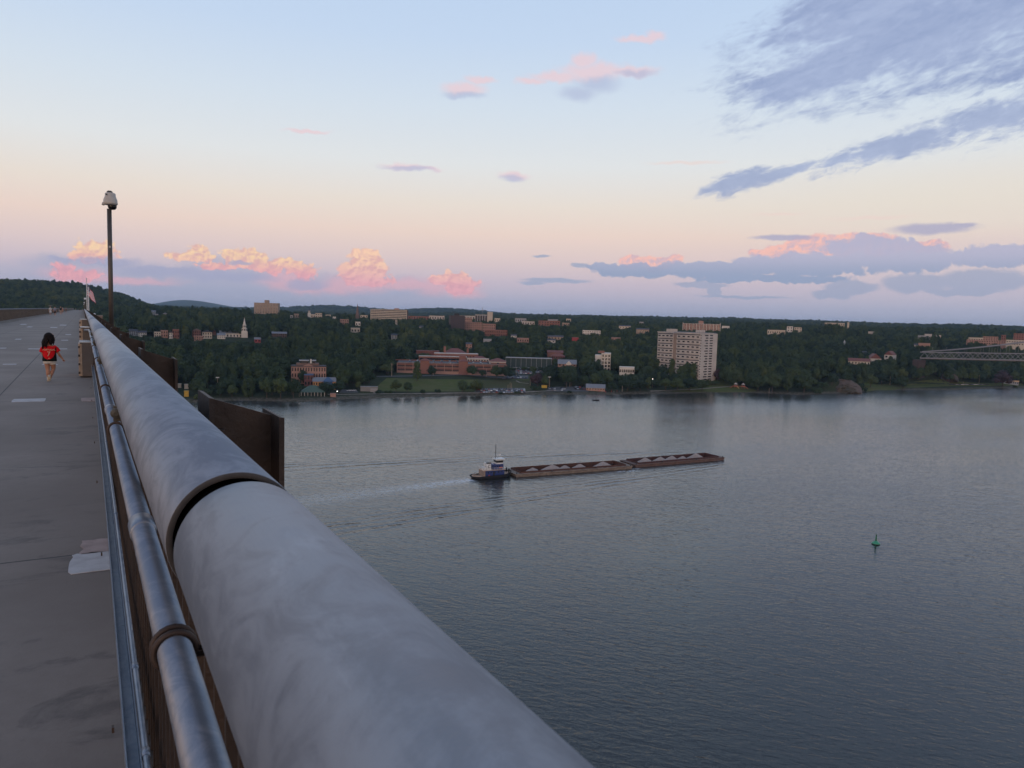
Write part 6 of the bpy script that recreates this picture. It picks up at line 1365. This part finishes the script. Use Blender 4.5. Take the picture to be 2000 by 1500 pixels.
for k in range(46):
    a = radians(random.uniform(150, 395)); x, y = cos(a)*.066, sin(a)*.058-.01; l = random.uniform(.10, .24) if x < 0 else random.uniform(.05, .16)
    if y > .045: l = .05
    w_ = random.uniform(.015, .025); x2 = x*1.28-(.03 if x < 0 else -.005); pts_ = [(x, y, 1.0), (x*1.25, y*1.2, .93), (x2+random.uniform(-.01, .01), y*1.25-.01, .93-l*.6), (x2-.008*(x < 0)+random.uniform(-.012, .012), y*1.15-.02, .93-l)]
    m.tube(pts_, [w_, w_, w_*.8, .005], 6)
for k in range(14): m.tube([(-.075-random.uniform(0, .03), -.05, .90), (-.105+random.uniform(-.012, .012), -.075, .80), (-.118+random.uniform(-.012, .015), -.07, .72+random.uniform(-.04, .03))], [.022, .018, .004], 6)
hr = m.build('hair', HAIR, ch); remesh(hr, .008, 2)
MSHOE = mat('white shoe', (.5, .47, .42), .6, nz=20); MSOLE = mat('tan sole', (.40, .30, .19), .7)
m = MB(); limb(m, [(-.028, -.045, .03), (-.028, -.02, .036), (-.03, .04, .032), (-.03, .095, .022)], [.024, .032, .034, .022], 12, [.024, .034, .028, .018]); limb(m, [(-.028, -.014, .03), (-.028, -.01, .085)], [.031, .031], 12); s1 = m.build('shoe', MSHOE, ch); remesh(s1, .006, 3)
MB().box(-.056, -.002, -.07, .10, .0, .014).build('sole', MSOLE, s1)
m = MB(); limb(m, [(.0, .035, .065), (-.002, .0, .10), (-.004, -.012, .135)], [.03, .032, .024], 12, [.03, .026, .022]); s2 = m.build('shoe', MSHOE, ch); s2.location = (-.012, -.03, .0); remesh(s2, .006, 3)
b_ = bevel(MB().box(-.03, .03, -.006, .006, .02, .155).build('sole', MSOLE, s2), .012); b_.location = (0, -.024, .01); b_.rotation_euler = (-.18, 0, 0)
MNUM = mat('cream lettering', (.85, .62, .40), .7)
for (txt, sz, z, w_) in (('PORTUGAL', .046, .680, 1.0), ('7', .145, .588, .85)):
    cv = bpy.data.curves.new('text', 'FONT'); cv.body = txt; cv.size = sz; cv.extrude = .001; cv.align_x = 'CENTER'; cv.align_y = 'CENTER'; cv.offset = .002 if txt == '7' else .0014
    o = text_mesh(cv, 'number' if txt == '7' else 'name_text', MNUM, jersey, (-.005 if txt == '7' else 0, -.104, z), (pi/2, 0, 0)); o.scale = (w_, 1, 1)
    sw = o.modifiers.new('wrap', 'SHRINKWRAP'); sw.target = jersey; sw.wrap_method = 'PROJECT'; sw.use_project_y = False; sw.use_project_z = True; sw.use_negative_direction = True; sw.use_positive_direction = True; sw.offset = .0025; sw.wrap_mode = 'ABOVE_SURFACE'
MB().box(-.016, .016, -.1065, -.1045, .497, .503).build('badge', MNUM, jersey)
# adults farther off
def adult(px, pyb, pyt, label, top_c, leg_c, hair_c, skirt=False, hat=None, group='people far down the deck'):
    q = onz(px, pyb, DZ); Yd = q[1]; H = at(px, pyt, float(np.hypot(q[0], q[1])))[2]-DZ; k = H/1.75
    r = empty('person', (q[0], q[1], DZ), radians(180+random.uniform(-12, 12)), label, 'person', group)
    sw_ = random.choice((-1, 1))*.12
    m = MB(); limb(m, [(0, 0, .85*k), (0, 0, 1.0*k), (0, 0, 1.2*k), (0, 0, 1.40*k), (0, 0, 1.48*k)], [.15*k, .145*k, .16*k, .18*k, .07*k], 12, [.1*k, .1*k, .1*k, .1*k, .06*k])
    limb(m, [(0, 0, 1.45*k), (0, .01, 1.56*k)], [.055*k, .055*k], 8); m.sphere((0, .01, 1.64*k), .085*k, 8, 0, .11*k)
    for s_ in (-1, 1):
        limb(m, [(s_*.09*k, 0, .88*k), (s_*.1*k, s_*sw_+.02, .48*k), (s_*.1*k, s_*sw_*1.6, .08*k)], [.085*k, .06*k, .04*k], 8); limb(m, [(s_*.1*k, s_*sw_*1.6-.04, .04*k), (s_*.1*k, s_*sw_*1.6+.14, .03*k)], [.045*k, .035*k], 8)
        limb(m, [(s_*.17*k, 0, 1.4*k), (s_*.23*k, -s_*sw_*.5, 1.12*k), (s_*.25*k, -s_*sw_, .86*k)], [.05*k, .04*k, .028*k], 8); limb(m, [(s_*.25*k, -s_*sw_, .86*k), (s_*.25*k, -s_*sw_, .78*k)], [.035*k, .025*k], 6)
        for f_ in range(4): limb(m, [(s_*.25*k+(f_-1.5)*.018*k, -s_*sw_, .80*k), (s_*.25*k+(f_-1.5)*.02*k, -s_*sw_, (.70+.01*(f_ in (1, 2)))*k)], [.009*k, .007*k], 5)
    bd = m.build('body', SKIN2, r); remesh(bd, .02, 2)
    m = MB(); limb(m, [(0, 0, .92*k), (0, 0, 1.2*k), (0, 0, 1.41*k), (0, 0, 1.475*k)], [.175*k, .175*k, .195*k, .09*k], 14, [.125*k, .12*k, .12*k, .08*k])
    for s_ in (-1, 1): limb(m, [(s_*.15*k, 0, 1.42*k), (s_*.23*k, -s_*sw_*.4, 1.18*k)], [.07*k, .065*k], 8)
    m.build('shirt', mat('cloth '+str(top_c), top_c, .8), r, smooth=True)
    m = MB()
    if skirt: limb(m, [(0, 0, .95*k), (0, 0, .5*k)], [.15*k, .26*k], 14, [.12*k, .22*k])
    else:
        for s_ in (-1, 1): limb(m, [(s_*.08*k, 0, .97*k), (s_*.1*k, s_*sw_*.7, .5*k)], [.105*k, .1*k], 10)
    m.build('skirt' if skirt else 'shorts', mat('cloth '+str(leg_c), leg_c, .8), r, smooth=True)
    MB().sphere((0, -.02, 1.675*k), .1*k, 8, 0, .11*k).build('hair', mat('hair '+str(hair_c), hair_c, .7), r, smooth=True)
    if hat: MB().lathe([(.05, 1.92), (.30, 1.86), (.36, 1.80), (.33, 1.79), (.14, 1.80)], 14, 0, (0, 0, 0)).build('sun_hat', mat('cloth '+str(hat), hat, .8), r, smooth=True)
    return r
adult(98.6, 615.8, 598.5, 'woman in white top and white skirt under a wide patterned hat on the deck', (.5, .48, .46), (.6, .57, .56), (.05, .04, .03), True, (.25, .2, .16))
adult(107.6, 616.5, 599.6, 'man in grey shirt and black shorts walking beside the woman in white', (.2, .2, .25), (.02, .02, .025), (.1, .07, .05))
adult(118.8, 614.4, 599, 'person in black top and pale shorts ahead of the pair on the deck', (.012, .012, .014), (.42, .3, .24), (.2, .14, .09))
adult(122.2, 612.8, 600.5, 'person in peach clothes half behind the one in black', (.4, .2, .15), (.3, .18, .13), (.1, .06, .04))
adult(129.2, 611.3, 601, 'person in brown top and grey trousers, rightmost of the near group', (.16, .09, .08), (.12, .13, .12), (.12, .08, .05))
adult(147.8, 606.6, 602.6, 'tiny distant person in white near the end of the deck', (.5, .5, .5), (.03, .03, .03), (.03, .03, .03), group='tiny people near the end of the deck')
adult(155.5, 607.5, 602.6, 'tiny distant dark dressed person left of the rail end', (.02, .02, .03), (.02, .02, .02), (.03, .03, .03), group='tiny people near the end of the deck')
adult(161, 606.6, 602.8, 'tiny distant person in pale top closest to the rail end', (.3, .28, .28), (.05, .05, .06), (.03, .03, .03), group='tiny people near the end of the deck')
# crowd at the restaurant terrace
src = None
for i, (px, col) in enumerate(((1170, (.4, .05, .04)), (1176, (.3, .3, .3)), (1183, (.4, .06, .05)), (1188, (.05, .05, .06)), (1194, (.35, .04, .04)), (1199, (.4, .35, .3)), (1205, (.4, .05, .05)), (1210, (.1, .1, .15)))):
    P_, R = hit(px, 766.0+(i % 3)*.5); r = empty('person', tuple(P_), random.uniform(0, 6), ['person in red on the terrace, far left', 'person in grey on the terrace, second from left', 'person in red on the terrace, third from left', 'person in black on the terrace, middle left', 'person in red on the terrace, middle right', 'person in beige on the terrace', 'person in red near the white post', 'person in navy beside the white post'][i], 'person', 'people on the restaurant terrace')
    m = MB()
    for s_ in (-1, 1): limb(m, [(s_*.1, 0, .9), (s_*.11, 0, 0)], [.1, .06], 6)
    limb(m, [(0, 0, .85), (0, 0, 1.4), (0, 0, 1.5)], [.2, .22, .08], 8, [.13, .13, .08]); m.sphere((0, 0, 1.64), .12, 6)
    for s_ in (-1, 1): limb(m, [(s_*.2, 0, 1.4), (s_*.28, .05, .85)], [.06, .04], 6)
    m.build('body', mat('cloth '+str(col), col, .8), r)
# ------------------------------------------------------------------ air
hz = MB().box(-11000, 16500, -2500, 16500, -8, 300).build('haze', None) if False else None
me = MB().box(-13000, 17000, -3000, 17000, -8, 300); me_ = me.mesh('haze', [])
mh = bpy.data.materials.new('haze'); mh.use_nodes = True; t = mh.node_tree; t.nodes.clear(); pv = t.nodes.new('ShaderNodeVolumePrincipled'); ou = t.nodes.new('ShaderNodeOutputMaterial'); t.links.new(pv.outputs[0], ou.inputs['Volume'])
pv.inputs['Color'].default_value = (.48, .72, 1.0, 1); pv.inputs['Density'].default_value = 4.2e-5; pv.inputs['Anisotropy'].default_value = 0.0
me_.materials.append(mh); hz = link(bpy.data.objects.new('haze', me_)); tag(hz, kind='stuff')
